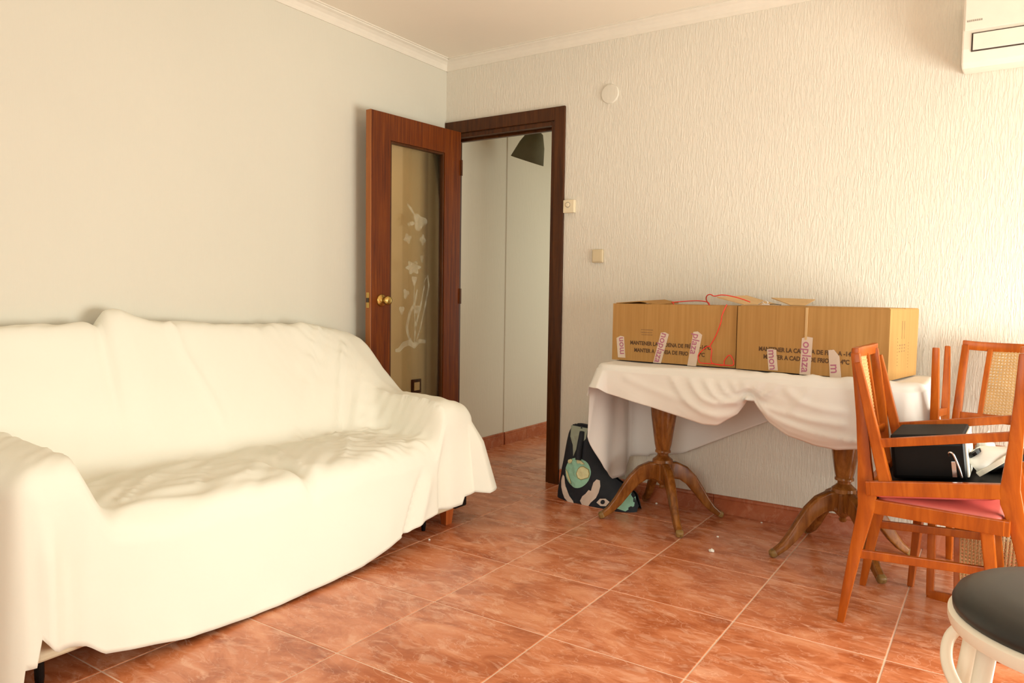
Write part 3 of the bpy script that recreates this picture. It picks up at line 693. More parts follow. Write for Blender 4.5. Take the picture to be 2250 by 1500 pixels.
# ---------------------------------------------------------------- cardboard boxes
BZ = TZ + 0.0165; BT = 1.029
def carton(x, y, ang, label, L=0.60, D=0.37):
    # origin at front right bottom corner; local x along front (leftwards negative)
    e = tag(empty('cardboard_box', (x, y, BZ), ang), label, 'cardboard box', 'cartons on the table')
    H = BT - BZ; t = 0.005
    m = MB(); m.box(-L, 0, 0, t, 0, H); m.box(-L, 0, D - t, D, 0, H); m.box(-L, -L + t, t, D - t, 0, H); m.box(-t, 0, t, D - t, 0, H); m.box(-L + t, -t, t, D - t, 0, t)
    m.build('carton_body', M['card'], e)
    return e, H
FM = lambda x, z, y=-0.0006, rot=0.0: Matrix.Translation((x, y, z)) @ Matrix.Rotation(pi / 2, 4, 'X') @ Matrix.Rotation(rot, 4, 'Z')
def tape(e, x, z0, z1, lean, wd, word, cut=0.0, rev=False, tsize=0.046, toff=0.0):
    dx = (z1 - z0) * lean
    m = MB(); y0, y1 = -0.0016, -0.0010
    pts = [(x - wd / 2, z0), (x + wd / 2, z0), (x + dx + wd / 2, z1 - max(cut, 0)), (x + dx, z1 + 0.003), (x + dx - wd / 2, z1 + min(cut, 0))]
    m.rings([[(a, y0, b) for a, b in pts], [(a, y1, b) for a, b in pts]])
    s = m.build('tape_strip', M['tape'], e)
    ang = math.atan(lean)
    mt = FM(x + dx / 2, (z0 + z1) / 2 + toff, -0.0020, (-pi / 2 if not rev else pi / 2) - ang)
    textmesh('tape_print', word, tsize, M['tape_print'], s, mt, offset=0.0004)
    return s
# left box (front face: local x from -0.60 to 0)
b1, H1 = carton(-0.962, 3.222, -math.radians(3.0), 'open cardboard carton with red coat hangers sticking out', 0.608, 0.33)
textmesh('box_print', 'MANTENER LA CADENA DE FR\u00cdO A -14\u00baC', 0.0250, M['print_brown'], b1, FM(-0.512, 0.086, -0.0006, -0.012), offset=0.0008, align='LEFT', sx=0.86)
textmesh('box_print', 'MANTER A CADEIA DE FRIO A -14\u00baC', 0.0250, M['print_brown'], b1, FM(-0.490, 0.052, -0.0006, -0.012), offset=0.0008, align='LEFT', sx=0.86)
for k, (x, z, wd) in enumerate(((-0.425, 0.150, 0.062), (-0.428, 0.138, 0.060), (-0.425, 0.127, 0.056))):
    q = -0.5
    while q < 0.5:
        lw = random.choice((0.004, 0.006, 0.009)); MB().box(x + q * wd, x + q * wd + lw, -0.0009, 0.0, z - 0.002, z + 0.002).build('small_print', M['print_faint'], b1); q += (lw + 0.003) / wd
tape(b1, -0.555, 0.012, 0.113, -0.10, 0.040, 'mon', -0.008, rev=True, toff=0.006)
tape(b1, -0.370, -0.002, 0.140, 0.25, 0.040, 'noplaza', 0.006, tsize=0.047)
tape(b1, -0.200, -0.004, 0.150, 0.16, 0.042, 'plaza', 0.012, tsize=0.048, toff=0.022)
# flaps of the left box: back flap folded inwards, left flap lifted
MB().rings([[(-0.59, 0.324, H1 - 0.004), (-0.02, 0.324, H1 - 0.004), (-0.02, 0.324, H1), (-0.59, 0.324, H1)], [(-0.56, 0.20, H1 - 0.03), (-0.06, 0.20, H1 - 0.03), (-0.06, 0.20, H1 - 0.026), (-0.56, 0.20, H1 - 0.026)]]).build('box_flap', M['card'], b1)
MB().rings([[(-0.597, 0.01, H1 + 0.0), (-0.597, 0.320, H1 + 0.0), (-0.597, 0.320, H1 + 0.004), (-0.597, 0.01, H1 + 0.004)], [(-0.48, 0.03, H1 + 0.010), (-0.48, 0.30, H1 + 0.018), (-0.48, 0.30, H1 + 0.022), (-0.48, 0.03, H1 + 0.014)], [(-0.40, 0.05, H1 - 0.004), (-0.40, 0.29, H1 + 0.004), (-0.40, 0.29, H1 + 0.008), (-0.40, 0.05, H1 + 0.0)]]).build('box_flap', M['card'], b1)
# right box
b2, H2 = carton(-0.351, 3.100, -math.radians(10.0), 'cardboard carton at the end of the table beside the stacked chairs', 0.612, 0.365)
textmesh('box_print', 'MANTENER LA CADENA DE FR\u00cdO A -14\u00baC', 0.0250, M['print_brown'], b2, FM(-0.512, 0.092, -0.0006, 0.0), offset=0.0008, align='LEFT', sx=0.86)
textmesh('box_print', 'MANTER A CADEIA DE FRIO A -14\u00baC', 0.0250, M['print_brown'], b2, FM(-0.490, 0.060, -0.0006, 0.0), offset=0.0008, align='LEFT', sx=0.86)
tape(b2, -0.445, 0.006, 0.092, -0.12, 0.040, 'mon', 0.0, tsize=0.047)
tape(b2, -0.312, -0.002, 0.150, 0.03, 0.044, 'oplaza', -0.004, tsize=0.050, toff=-0.004)
tape(b2, -0.190, -0.004, 0.104, -0.10, 0.044, 'm', 0.022, tsize=0.050, toff=-0.018)
MB().box(-0.318, -0.309, -0.0030, 0.0, 0.14, H2).build('flap_edge', M['card_edge'], b2)
for x0_, x1_ in ((-0.598, -0.003),):
    MB().box(x0_, x1_, 0.002, 0.185, H2, H2 + 0.004).build('box_flap', M['card'], b2, matrix=Matrix.Translation((0, 0, 0)))
    MB().box(x0_, x1_, 0.19, 0.362, H2, H2 + 0.004).build('box_flap', M['card'], b2)
MB().rings([[(-0.597, 0.02, H2 + 0.006), (-0.597, 0.35, H2 + 0.006), (-0.597, 0.35, H2 + 0.010), (-0.597, 0.02, H2 + 0.010)], [(-0.735, 0.04, H2 + 0.034), (-0.735, 0.33, H2 + 0.044), (-0.735, 0.33, H2 + 0.048), (-0.735, 0.04, H2 + 0.038)]]).build('box_flap', M['card_edge'], b2)
MB().rings([[(-0.46, 0.19, H2 + 0.005), (-0.40, 0.19, H2 + 0.005), (-0.40, 0.19, H2 + 0.008), (-0.46, 0.19, H2 + 0.008)], [(-0.60, 0.30, H2 + 0.035), (-0.40, 0.30, H2 + 0.030), (-0.40, 0.30, H2 + 0.034), (-0.60, 0.30, H2 + 0.039)]]).build('box_flap', M['card_edge'], b2)
# faint print on the end face of the right box
RM = lambda y, z: Matrix.Translation((0.0006, y, z)) @ Matrix.Rotation(pi / 2, 4, 'Z') @ Matrix.Rotation(pi / 2, 4, 'X')
for y in (0.150, 0.178):
    MB().box(0, 0.0006, y, y + 0.006, 0.19, 0.225).build('arrow_mark', M['print_faint'], b2); MB().box(0, 0.0006, y + 0.002, y + 0.004, 0.155, 0.19).build('arrow_mark', M['print_faint'], b2)
for k in range(9):
    MB().box(0, 0.0006, 0.10 + 0.0008 * k, 0.105 + 0.0008 * k, 0.155 - 0.013 * k, 0.159 - 0.013 * k).build('small_print', M['print_faint'], b2)
    MB().box(0, 0.0006, 0.24, 0.244, 0.135 - 0.012 * k, 0.138 - 0.012 * k).build('small_print', M['print_faint'], b2)
for k in range(3):
    for q in range(3):
        MB().box(0, 0.0006, 0.125 + 0.03 * q, 0.140 + 0.03 * q - 0.003 * k, 0.128 - 0.012 * k, 0.133 - 0.012 * k).build('small_print', M['print_faint'], b2)

# ---------------------------------------------------------------- coat hangers
def curve_pts(ctrl, n=8):
    P = [Vector(p) for p in ctrl]; out = []
    for i in range(len(P) - 1):
        p0 = P[max(i - 1, 0)]; p1 = P[i]; p2 = P[i + 1]; p3 = P[min(i + 2, len(P) - 1)]
        for k in range(n):
            t = k / n; out.append(0.5 * ((2 * p1) + (-p0 + p2) * t + (2 * p0 - 5 * p1 + 4 * p2 - p3) * t * t + (-p0 + 3 * p1 - 3 * p2 + p3) * t ** 3))
    out.append(P[-1]); return out
Mb1 = Matrix.Translation((-0.962, 3.222, BZ)) @ Matrix.Rotation(-math.radians(3), 4, 'Z')
def hanger(label, ctrl, r=0.0024, mat='red_wire', name='coat_hanger', group='red wire hangers'):
    W = [Mb1 @ Vector(c) for c in ctrl]; base = min(W, key=lambda p: p.z).copy()
    e = tag(empty(name, base), label, 'coat hanger', group)
    MB().tube([p - base for p in curve_pts(W)], r, 7).build('wire', M[mat], e, smooth=True); return e
h1_ = hanger('red wire coat hanger dangling down the front of the open carton',
      [(-0.045, -0.004, H1 + 0.006), (-0.062, -0.010, H1 - 0.04), (-0.068, -0.009, H1 - 0.075), (-0.088, -0.008, 0.14), (-0.115, -0.008, 0.092), (-0.130, -0.009, 0.086), (-0.165, -0.010, 0.050), (-0.162, -0.012, 0.022), (-0.150, -0.012, 0.013), (-0.10, -0.012, 0.013), (-0.05, -0.012, 0.011), (-0.008, -0.012, 0.013), (-0.004, -0.012, 0.03), (-0.018, -0.012, 0.055)])
W = [Mb1 @ Vector(c) for c in [(-0.115, -0.008, 0.092), (-0.105, -0.009, 0.07), (-0.107, -0.009, 0.03), (-0.095, -0.011, 0.014), (-0.05, -0.012, 0.010), (-0.045, -0.012, 0.03), (-0.03, -0.012, 0.052), (-0.018, -0.012, 0.055)]]
MB().tube([p - h1_.location for p in curve_pts(W)], 0.0024, 7).build('lower_bar', M['red_wire'], h1_, smooth=True)
hanger('red wire coat hanger arching over the open carton beside the lifted flap',
      [(-0.305, 0.06, H1 - 0.03), (-0.325, 0.06, H1 + 0.006), (-0.335, 0.07, H1 + 0.010), (-0.30, 0.09, H1 + 0.014), (-0.23, 0.11, H1 + 0.019), (-0.18, 0.11, H1 + 0.014), (-0.165, 0.10, H1 + 0.002), (-0.155, 0.10, H1 - 0.02)])
hanger('red wire coat hanger with open hook lying across both cartons',
      [(-0.150, 0.10, H1 - 0.02), (-0.170, 0.09, H1 + 0.012), (-0.174, 0.08, H1 + 0.030), (-0.164, 0.07, H1 + 0.045), (-0.148, 0.065, H1 + 0.049), (-0.134, 0.06, H1 + 0.043), (-0.122, 0.06, H1 + 0.042), (-0.095, 0.06, H1 + 0.047), (-0.05, 0.05, H1 + 0.043), (0.0, 0.04, H1 + 0.032), (0.045, 0.03, H1 + 0.018)])
Mb2 = Matrix.Translation((-0.351, 3.100, BT + 0.005)) @ Matrix.Rotation(-math.radians(10), 4, 'Z')
cl = tag(empty('metal_clip', Mb2 @ Vector((-0.512, 0.05, 0))), 'small chrome clip of a hanger on the carton flap', 'clip')
MB().tube(curve_pts([(-0.03, 0, 0.003), (-0.015, 0, 0.012), (-0.003, 0, 0.020), (0.010, 0, 0.012), (0.002, 0, 0.005), (-0.012, 0, 0.010)]), 0.0022, 6).build('spring', M['chrome'], cl, smooth=True)
MB().box(-0.014, 0.018, -0.006, 0.006, 0.0, 0.006).build('jaw', M['chrome'], cl, bevel=0.001)
MB().tube(curve_pts([(0.01, 0, 0.004), (0.03, 0.01, 0.006), (0.06, 0.02, 0.003)]), 0.0015, 6).build('wire', M['dark'], cl, smooth=True)

# ---------------------------------------------------------------- chairs
def make_chair(loc, ang, label, group):
    e = tag(empty('dining_chair', loc, ang), label, 'chair', group)
    cw = M['chair']
    def py_(z): return float(np.interp(z, [0, 0.42, 0.92], [0.196, 0.190, 0.172]))
    prof = [(-0.062, 0, 0.022, 0.022), (-0.046, 0.12, 0.030, 0.025), (-0.024, 0.26, 0.038, 0.028), (-0.006, 0.36, 0.046, 0.029), (0.001, 0.40, 0.052, 0.029), (0.000, 0.44, 0.056, 0.029), (-0.006, 0.48, 0.048, 0.029), (-0.012, 0.54, 0.040, 0.028), (-0.026, 0.68, 0.034, 0.026), (-0.042, 0.80, 0.030, 0.025), (-0.056, 0.890, 0.027, 0.024)]
    for s in (-1, 1):
        rs = [[(x - d / 2, s * py_(z) - wd / 2, z), (x + d / 2, s * py_(z) - wd / 2, z), (x + d / 2, s * py_(z) + wd / 2, z), (x - d / 2, s * py_(z) + wd / 2, z)] for x, z, d, wd in prof]
        smooth_angle(MB().rings(rs).build('back_post', cw, e, bevel=0.004), 30)
        fl = MB().beam([(0.328, s * 0.196, 0.392), (0.354, s * 0.200, 0.19), (0.378, s * 0.206, 0.0)], [0.034, 0.028, 0.020], [0.036, 0.030, 0.022], (0, 1, 0))
        fl.build('front_leg', cw, e, bevel=0.004)
        MB().beam([(0.010, s * 0.192, 0.403), (0.372, s * 0.212, 0.403)], 0.022, 0.046, (0, 1, 0)).build('seat_rail', cw, e, bevel=0.003)
        MB().beam([(-0.022, s * 0.195, 0.240), (0.354, s * 0.199, 0.262)], 0.016, 0.028, (0, 1, 0)).build('stretcher', cw, e, bevel=0.003)
    MB().beam([(0.374, -0.222, 0.403), (0.374, 0.222, 0.403)], 0.024, 0.046, (1, 0, 0)).build('seat_rail', cw, e, bevel=0.004)
    MB().beam([(0.012, -0.180, 0.403), (0.012, 0.180, 0.403)], 0.022, 0.046, (1, 0, 0)).build('seat_rail', cw, e, bevel=0.003)
    # cushion
    rs = []
    for z, ins in ((0.412, 0.006), (0.424, 0.0), (0.432, 0.003), (0.437, 0.016), (0.441, 0.06), (0.443, 0.12)):
        pts = []
        for (cx_, cy_, a0) in ((0.345, -0.185, -pi / 2), (0.345, 0.185, 0), (0.055, 0.165, pi / 2), (0.055, -0.165, pi)):
            for k in range(5):
                a = a0 + pi / 2 * k / 4; q = max(0.004, 0.025 - ins * 0.2)
                kx = 1 - ins / 0.19; ky = 1 - ins / 0.2
                pts.append((0.195 + (cx_ - 0.195) * kx + q * math.cos(a), cy_ * ky + q * math.sin(a), z))
        rs.append(pts)
    MB().rings(rs).build('seat_cushion', M['pink'], e, smooth=True)
    MB().box(0.024, 0.362, -0.180, 0.180, 0.402, 0.411).build('seat_base', M['black_matt'], e)
    # curved crest rail and lower back rail
    def crossrail(name, z, hgt, x0, bow, hw):
        pts = []; hs_ = []
        for k in range(13):
            u = -1 + k / 6; pts.append((x0 - bow * (1 - u * u), u * hw, z + 0.006 * (u * u) ** 2 * (1 if name == 'crest_rail' else 0)))
        rs_ = []
        for (x, y, zz) in pts:
            t_ = 0.022; rs_.append([(x - t_ / 2, y, zz - hgt / 2), (x + t_ / 2, y, zz - hgt / 2), (x + t_ / 2, y, zz + hgt / 2), (x - t_ / 2, y, zz + hgt / 2)])
        smooth_angle(MB().rings(rs_).build(name, cw, e, bevel=0.005), 50)
    crossrail('crest_rail', 0.884, 0.036, -0.055, 0.022, 0.184)
    crossrail('lower_rail', 0.605, 0.032, -0.018, 0.010, 0.176)
    # cane splat: two stiles and the woven infill
    def bx(z, y): return float(np.interp(z, [0.60, 0.88], [-0.026, -0.073])) + 0.004
    for s in (-1, 1):
        MB().beam([(bx(0.61, 0), s * 0.104, 0.61), (bx(0.74, 0) , s * 0.098, 0.74), (bx(0.875, 0), s * 0.090, 0.875)], 0.018, 0.018, (0, 1, 0)).build('splat_stile', cw, e, bevel=0.002)
    cane = MB(); z0_, z1_ = 0.615, 0.872; st = 0.0118
    def strand(a, b, off, r=0.0013):
        cane.tube([(bx(a[1], 0) + off, a[0], a[1]), (bx(b[1], 0) + off, b[0], b[1])], r, 4)
    k = z0_
    while k < z1_:
        h_ = np.interp(k, [z0_, z1_], [0.098, 0.085]); strand((-h_, k), (h_, k), 0.0012); strand((-h_, k + 0.003), (h_, k + 0.003), 0.0012); k += st
    y_ = -0.095
    while y_ < 0.096:
        f_ = y_ / 0.098; strand((y_, z0_), (y_ * 0.085 / 0.098, z1_), -0.0012); strand((y_ + 0.003, z0_), ((y_ + 0.003) * 0.085 / 0.098, z1_), -0.0012); y_ += st
    for sg in (1, -1):
        c0 = -0.40
        while c0 < 0.40:
            # line y = sg*(z - z0) + c0 clipped to the panel
            pts = []
            za, zb = z0_, z1_
            ya = lambda z: sg * (z - z0_) + c0
            zz = np.linspace(za, zb, 60); ok = [z for z in zz if abs(ya(z)) < np.interp(z, [z0_, z1_], [0.098, 0.085])]
            if len(ok) > 1: strand((ya(ok[0]), ok[0]), (ya(ok[-1]), ok[-1]), 0.0, 0.0011)
            c0 += st
    cp = cane.build('cane_panel', M['cane'], e); cp['kind'] = 'stuff'; cp['label'] = 'woven open cane back panel'
    return e
def copy_chair(src, label):
    o = src.copy(); C.objects.link(o); o['label'] = label
    for ch in list(src.children):
        c = ch.copy(); C.objects.link(c); c.parent = o
    return o
grp = 'stacked dining chairs'
hd = math.radians(-1.5)
o1 = Vector((-0.333, 2.795, 0))
ch1 = make_chair(o1, hd, 'orange-brown wooden dining chair standing upright beside the table end, carrying an upturned chair', grp)
def flip(origin, heading, shift=(0, 0, 0), tilt=0.0, turn=0.0):
    return Matrix.Translation(Vector(origin) + Vector(shift)) @ Matrix.Rotation(heading, 4, 'Z') @ Matrix.Translation((0.1925, 0, 0.4625)) @ Matrix.Rotation(turn, 4, 'Z') @ Matrix.Rotation(-tilt, 4, 'Y') @ Matrix.Rotation(pi, 4, 'Y') @ Matrix.Translation((-0.1925, 0, -0.426))
ch2 = copy_chair(ch1, 'upturned wooden dining chair holding a black box between its legs'); ch2.matrix_world = flip(o1, hd, (0, 0, 0.0), math.radians(7.0))
o3 = Vector((0.04, 3.41, 0)); h3 = -math.radians(102)
ch3 = copy_chair(ch1, 'wooden dining chair with its cane back against the textured wall'); ch3.location = o3; ch3.rotation_euler = (0, 0, h3)
ch4 = copy_chair(ch1, 'upturned wooden dining chair on the chair whose back meets the wall')
ch4.matrix_world = flip(o3, h3, (0.015, 0.045, 0.0), math.radians(2.0), math.radians(9))

# ---------------------------------------------------------------- things lying in the upturned chair
F2 = ch2.matrix_world
ax = (Matrix.Rotation(hd, 4, 'Z') @ Vector((1, 0, 0))); ay = Matrix.Rotation(hd, 4, 'Z') @ Vector((0, 1, 0))
def on2(u, v, z=0.0):        # u along the chair from its left end, v depth, on the upturned seat frame
    return o1 + ax * u + ay * v + Vector((0, 0, 0.494 + math.tan(math.radians(7)) * (u - 0.1925) + z))
bb = tag(empty('black_case', on2(0.165, 0.03), hd), 'glossy black case with chrome buckle lying between the legs of the upturned chair', 'case')
bb.rotation_euler = (0, -math.radians(7), hd)
MB().box(-0.105, 0.105, -0.13, 0.13, 0.002, 0.122).build('case_body', M['black'], bb, bevel=0.012, seg=3)
MB().box(-0.103, 0.103, -0.128, 0.128, 0.124, 0.146).build('lid', M['black_matt'], bb, bevel=0.008, seg=3)
MB().box(0.104, 0.110, -0.12, 0.12, 0.01, 0.138).build('lining_edge', M['white'], bb, bevel=0.002)
MB().tube(curve_pts([(0.060, -0.132, 0.078), (0.062, -0.137, 0.09), (0.072, -0.138, 0.085), (0.084, -0.136, 0.045), (0.090, -0.134, 0.010)]), 0.004, 7).build('buckle', M['chrome'], bb, smooth=True)
MB().box(0.065, 0.078, -0.137, -0.131, 0.012, 0.062).build('buckle_plate', M['chrome'], bb, bevel=0.001)
# trainer leaning on its side
sh = tag(empty('shoe', on2(0.347, -0.03, 0.002)), 'white trainer with pale rubber sole leaning beside the black case', 'shoe')
def shoe_ring(u, hgt, wd):
    return [(u, wd * math.cos(a), max(0.0, hgt * math.sin(a))) for a in [pi * k / 10 for k in range(11)]]
Ms = Matrix.Translation((-0.050, 0, -0.004)) @ Matrix.Rotation(-0.75, 4, 'Y')
sol = []
for k in range(15):
    u = k / 14; L_ = 0.145 * u; wd = 0.036 * math.sin(pi * min(1, max(0.06, u * 0.94 + 0.03))) ** 0.45 * (1 - 0.12 * math.sin(2 * pi * u))
    sol.append([(L_, wd, 0), (L_, -wd, 0), (L_, -wd, 0.016), (L_, wd, 0.016)])
MB().rings(sol).build('sole', M['rubber'], sh, bevel=0.002, matrix=Ms)
up = []
for k in range(13):
    u = k / 12; L_ = 0.006 + 0.132 * u; wd = 0.032 * math.sin(pi * min(1, max(0.06, u * 0.94 + 0.03))) ** 0.45; hg = 0.012 + 0.046 * (1 - sstep(0.35, 0.95, u))
    up.append([(L_, wd * math.cos(a), 0.016 + hg * math.sin(a)) for a in [pi * q / 10 for q in range(11)]])
MB().rings(up).build('upper', M['white'], sh, smooth=True, matrix=Ms)
MB().lathe([(0.020, 0), (0.022, 0.010), (0.012, 0.014), (0.010, 0.008), (0.002, 0.008)], 20).build('shoe_opening', M['black'], sh, matrix=Ms @ Matrix.Translation((0.038, -0.012, 0.060)))
# crumpled black fabric and a white paper
def crumple(name, label, cat, loc, rx, ry, rz, mat, seed, amp=0.35):
    e = MB(); n, m_ = 22, 12; rs = []
    for j in range(m_ + 1):
        th_ = pi * (j + 0.02) / (m_ + 0.04) ; r_ = []
        for k in range(n):
            a = 2 * pi * k / n; d = Vector((math.sin(th_) * math.cos(a), math.sin(th_) * math.sin(a), math.cos(th_)))
            q = 1 + amp * (nz(d.x * 2 + seed, d.y * 2, d.z * 2) + 0.5 * nz(d.x * 5 + seed, d.y * 5, d.z * 5)); z = d.z * rz * q
            r_.append((d.x * rx * q, d.y * ry * q, max(0, z + rz * 0.55)))
        rs.append(r_)
    e.rings(rs); o = e.build(name, mat, None, smooth=True); o.location = loc; return tag(o, label, cat)
crumple('black_cloth', 'crumpled black fabric behind the white trainer', 'fabric', on2(0.325, 0.10, 0.002), 0.040, 0.05, 0.045, M['black_matt'], 3.3)
crumple('tissue_paper', 'crumpled white tissue paper behind the black case', 'paper', on2(0.30, 0.185, 0.004), 0.028, 0.025, 0.07, M['white'], 8.1)

# ---------------------------------------------------------------- stool
st = tag(empty('stool', (0.126, 1.27, 0)), 'round stool with black padded seat and cream tubular legs', 'stool')
SZ = 0.612; sr = 0.170
smooth_angle(MB().lathe([(sr - 0.012, SZ - 0.004), (sr - 0.001, SZ + 0.004), (sr, SZ + 0.014), (sr - 0.006, SZ + 0.026), (sr - 0.022, SZ + 0.036), (sr - 0.06, SZ + 0.042), (sr - 0.11, SZ + 0.044), (0.004, SZ + 0.045)], 64).build('seat_pad', M['stool_pad'], st), 60)
smooth_angle(MB().lathe([(sr - 0.014, SZ - 0.022), (sr + 0.002, SZ - 0.020), (sr + 0.005, SZ - 0.012), (sr + 0.005, SZ - 0.002), (sr - 0.004, SZ + 0.004), (sr - 0.02, SZ + 0.002)], 64).build('seat_rim', M['cream_metal'], st), 50)
LA = [math.radians(a) for a in (172, 209, 352, 29)]
for a in LA:
    c, s = math.cos(a), math.sin(a)
    MB().tube([(c * 0.138, s * 0.138, SZ - 0.020), (c * 0.172, s * 0.172, 0.32), (c * 0.205, s * 0.205, 0.012)], 0.0125, 14).build('leg', M['cream_metal'], st, smooth=True)
    MB().lathe([(0.016, 0.0), (0.017, 0.02), (0.0135, 0.03)], 14, (c * 0.205, s * 0.205)).build('foot_cap', M['black'], st)
for a in (LA[0], LA[2]):
    c0, s0 = math.cos(a), math.sin(a)
    am = a + math.radians(27)
    def P_(r, da, z): return (r * math.cos(a + da), r * math.sin(a + da), z)
    MB().tube(curve_pts([P_(0.140, -0.03, SZ - 0.028), P_(0.152, 0.02, SZ - 0.034), P_(0.170, 0.10, SZ - 0.056), P_(0.173, 0.26, SZ - 0.080), P_(0.165, 0.46, SZ - 0.102), P_(0.148, 0.64, SZ - 0.118)]), 0.0085, 10).build('brace_loop', M['cream_metal'], st, smooth=True)
MB().tube([(0.186 * math.cos(2 * pi * k / 40), 0.186 * math.sin(2 * pi * k / 40), 0.20) for k in range(40)], 0.008, 8, True).build('foot_ring', M['cream_metal'], st, smooth=True)

# ---------------------------------------------------------------- tote bag
bag = tag(empty('tote_bag', (-1.70, 3.40, 0), -math.radians(5)), 'dark navy tote bag printed with a globe held by two hands', 'bag')
outline = [(-0.235, 0.0), (-0.225, 0.06), (-0.212, 0.14), (-0.195, 0.24), (-0.178, 0.33), (-0.165, 0.385), (-0.10, 0.392), (-0.055, 0.385), (-0.035, 0.31), (0.0, 0.235), (0.05, 0.175), (0.12, 0.135), (0.165, 0.115), (0.215, 0.095), (0.235, 0.055), (0.225, 0.010), (0.19, 0.0)]
def topz(x):
    pts = [(-0.235, 0.02), (-0.225, 0.09), (-0.205, 0.20), (-0.185, 0.32), (-0.168, 0.388), (-0.10, 0.392), (-0.055, 0.385), (-0.035, 0.31), (0.0, 0.235), (0.05, 0.175), (0.12, 0.135), (0.165, 0.115), (0.215, 0.085), (0.24, 0.02)]
    return interp(x, pts)
def bagy(x, z):
    tz = topz(x); q = min(1, max(0, z / tz)); e_ = 1 - abs(2 * (x + 0.0) / 0.48) ** 4
    th_ = (0.085 * (1 - q ** 1.6) ** 0.6 + 0.006) * max(0.05, e_) ** 0.5
    return -th_ * (1 + 0.10 * nz(x * 14, z * 14, 0.5)) - 0.004 * nz(x * 40, z * 40)
def patch_grid(x0, x1, nxx=44, nzz=26, sgn=1):
    m = MB(); v = []; f = []
    for i in range(nxx + 1):
        x = x0 + (x1 - x0) * i / nxx
        for j in range(nzz + 1):
            z = topz(x) * j / nzz; y = bagy(x, z)
            v.append((x, y if sgn > 0 else min(0.055, -y * 0.8 + 0.01), z))
    for i in range(nxx):
        for j in range(nzz):
            a = i * (nzz + 1) + j; f.append((a, a + nzz + 1, a + nzz + 2, a + 1))
    return v, f
bm_ = MB(); v, f = patch_grid(-0.238, 0.238); bm_.add(v, f); v, f = patch_grid(-0.238, 0.238, sgn=-1); bm_.add(v, f); bm_.build('bag_body', M['navy'], bag, smooth=True)
def decal(pts, mat, name, lift=0.003, n=4):
    # polygon in (x,z) refined to a fan and laid on the bag
    cx_ = sum(p[0] for p in pts) / len(pts); cz_ = sum(p[1] for p in pts) / len(pts); v = [(cx_, cz_)]; f = []
    L_ = len(pts); 
    for r in range(1, n + 1):
        for p in pts: v.append((cx_ + (p[0] - cx_) * r / n, cz_ + (p[1] - cz_) * r / n))
    for k in range(L_): f.append((0, 1 + k, 1 + (k + 1) % L_))
    for r in range(n - 1):
        for k in range(L_):
            a = 1 + r * L_ + k; b = 1 + r * L_ + (k + 1) % L_; f.append((a, b, b + L_, a + L_))
    MB().add([(a, bagy(a, b) - lift, b) for a, b in v], f).build(name, mat, bag)
gcx, gcz, gr_ = -0.082, 0.155, 0.076
circ = [(gcx + gr_ * math.cos(2 * pi * k / 32), gcz + gr_ * math.sin(2 * pi * k / 32)) for k in range(32)]
decal(circ, M['mint'], 'globe_print', 0.003, 6)
def cont(pts, s=1.0, mat='bag_yellow'):
    decal([(gcx + (a) * 0.00037, gcz + b * 0.00037) for a, b in pts], M['bag_olive'], 'continent_outline', 0.0045, 3)
    mx_ = sum(p[0] for p in pts) / len(pts); mz_ = sum(p[1] for p in pts) / len(pts)
    decal([(gcx + (mx_ + (a - mx_) * 0.9) * 0.00037, gcz + (mz_ + (b - mz_) * 0.9) * 0.00037) for a, b in pts], M[mat], 'continent_print', 0.006, 3)
cont([(95, 105), (175, 70), (195, 10), (190, -40), (120, -70), (75, -85), (20, -70), (-5, -10), (15, 60), (50, 95)])
cont([(-10, 185), (60, 175), (110, 135), (80, 125), (40, 140), (5, 125), (-15, 150)])
cont([(-165, 155), (-110, 180), (-75, 165), (-95, 125), (-140, 105), (-170, 125)], mat='bag_yellow')
cont([(-200, 25), (-165, -10), (-130, -60), (-90, -110), (-75, -170), (-105, -160), (-160, -90), (-195, -30)], mat='bag_yellow')
def hand(pts, name): decal(pts, M['bag_hand'], name, 0.0045, 4)
Z_ = lambda u, v_: (((1220 + u / 7.142) - 1281) * 0.00262 - 0.082 , (1088 + (u / 7.142 - 5) * 0.21 - (920 + v_ / 7.142)) * 0.00235 + 0.004)
hand([Z_(*p) for p in ((190, 850), (215, 880), (212, 960), (235, 1010), (265, 1060), (300, 1120), (350, 1190), (410, 1260), (430, 1305), (330, 1285), (260, 1215), (210, 1140), (175, 1050), (155, 950), (165, 890))], 'hand_print')
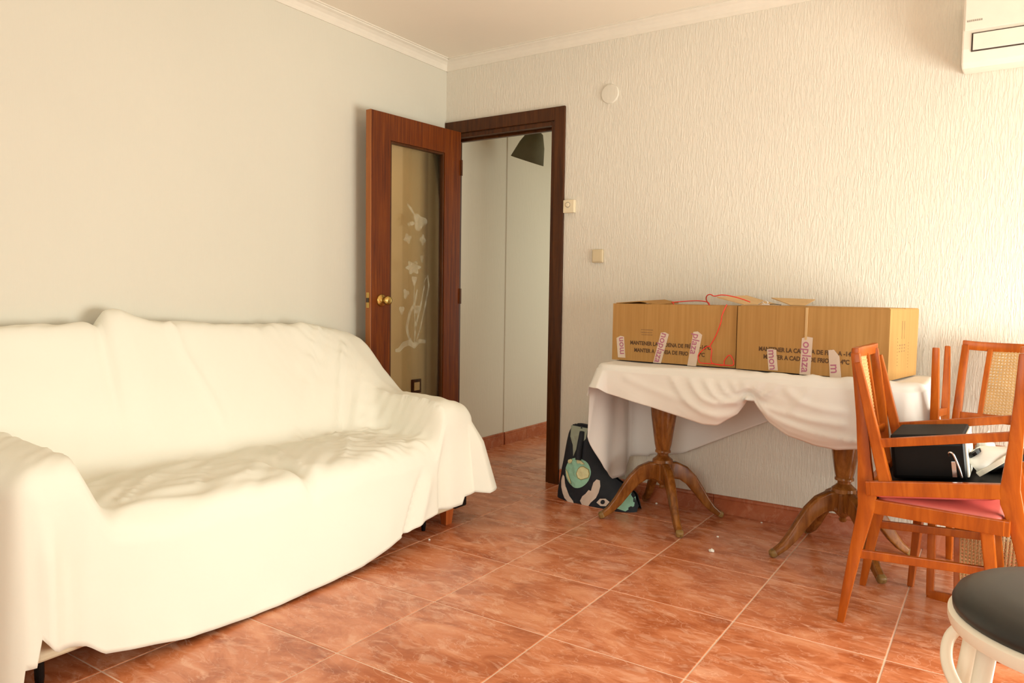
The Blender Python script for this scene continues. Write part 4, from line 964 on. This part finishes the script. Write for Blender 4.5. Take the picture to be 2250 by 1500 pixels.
hand([Z_(*p) for p in ((735, 945), (780, 965), (808, 1050), (805, 1140), (775, 1220), (700, 1290), (650, 1360), (560, 1330), (525, 1260), (560, 1190), (610, 1150), (650, 1095), (690, 1110), (690, 1170), (720, 1080), (705, 990))], 'hand_print')
hand([Z_(*p) for p in ((785, 1290), (830, 1235), (915, 1235), (985, 1285), (930, 1350), (850, 1345))], 'emblem_print')
decal([Z_(880 + 34 * math.cos(k), 1285 + 34 * math.sin(k)) for k in [2 * pi * q / 16 for q in range(16)]], M['navy'], 'emblem_eye', 0.006, 2)
# grey inner lining folded out at the mouth, strap and the mint patch on the far end
decal([(-0.166, 0.384), (-0.06, 0.380), (-0.055, 0.33), (-0.10, 0.275), (-0.112, 0.235), (-0.125, 0.29), (-0.15, 0.33)], M['bag_grey'], 'lining', 0.004, 4)
MB().tube(curve_pts([(-0.13, -0.005, 0.392), (-0.10, -0.012, 0.396), (-0.06, -0.008, 0.393)]), 0.006, 6).build('rim', M['navy'], bag, smooth=True)
decal([(0.150, 0.02), (0.20, 0.006), (0.228, 0.03), (0.222, 0.07), (0.20, 0.092), (0.17, 0.10), (0.165, 0.06)], M['mint'], 'mint_patch', 0.004, 4)
MB().tube(curve_pts([(-0.085, -0.03, 0.36), (-0.075, -0.075, 0.27), (-0.07, -0.088, 0.225)]), [0.016] * 17, 8).build('strap', M['navy'], bag, smooth=True)

# ---------------------------------------------------------------- crumbs on the floor
def crumb(x, y, r, label, seed):
    o = crumple('paper_scrap', label, 'scrap', (x, y, 0.0005), r, r * 0.8, r * 0.7, M['white'], seed, 0.5); o['group'] = 'white scraps on the floor'; return o
crumb(-0.972, 3.01, 0.011, 'largest white paper scrap on the tiles between the pedestals', 1.0)
for k, (x, y, r, lb) in enumerate(((-1.012, 3.213, 0.005, 'tiny white crumb on the tiles behind the larger paper scrap'), (-1.442, 3.55, 0.006, 'small white crumb by the skirting beside the tote bag'), (-0.909, 3.545, 0.004, 'tiny white crumb against the skirting between the two pedestals'), (-2.02, 2.43, 0.005, 'tiny white crumb on the tiles beside the sofa leg'))):
    crumb(x, y, r, lb, 2.0 + k)
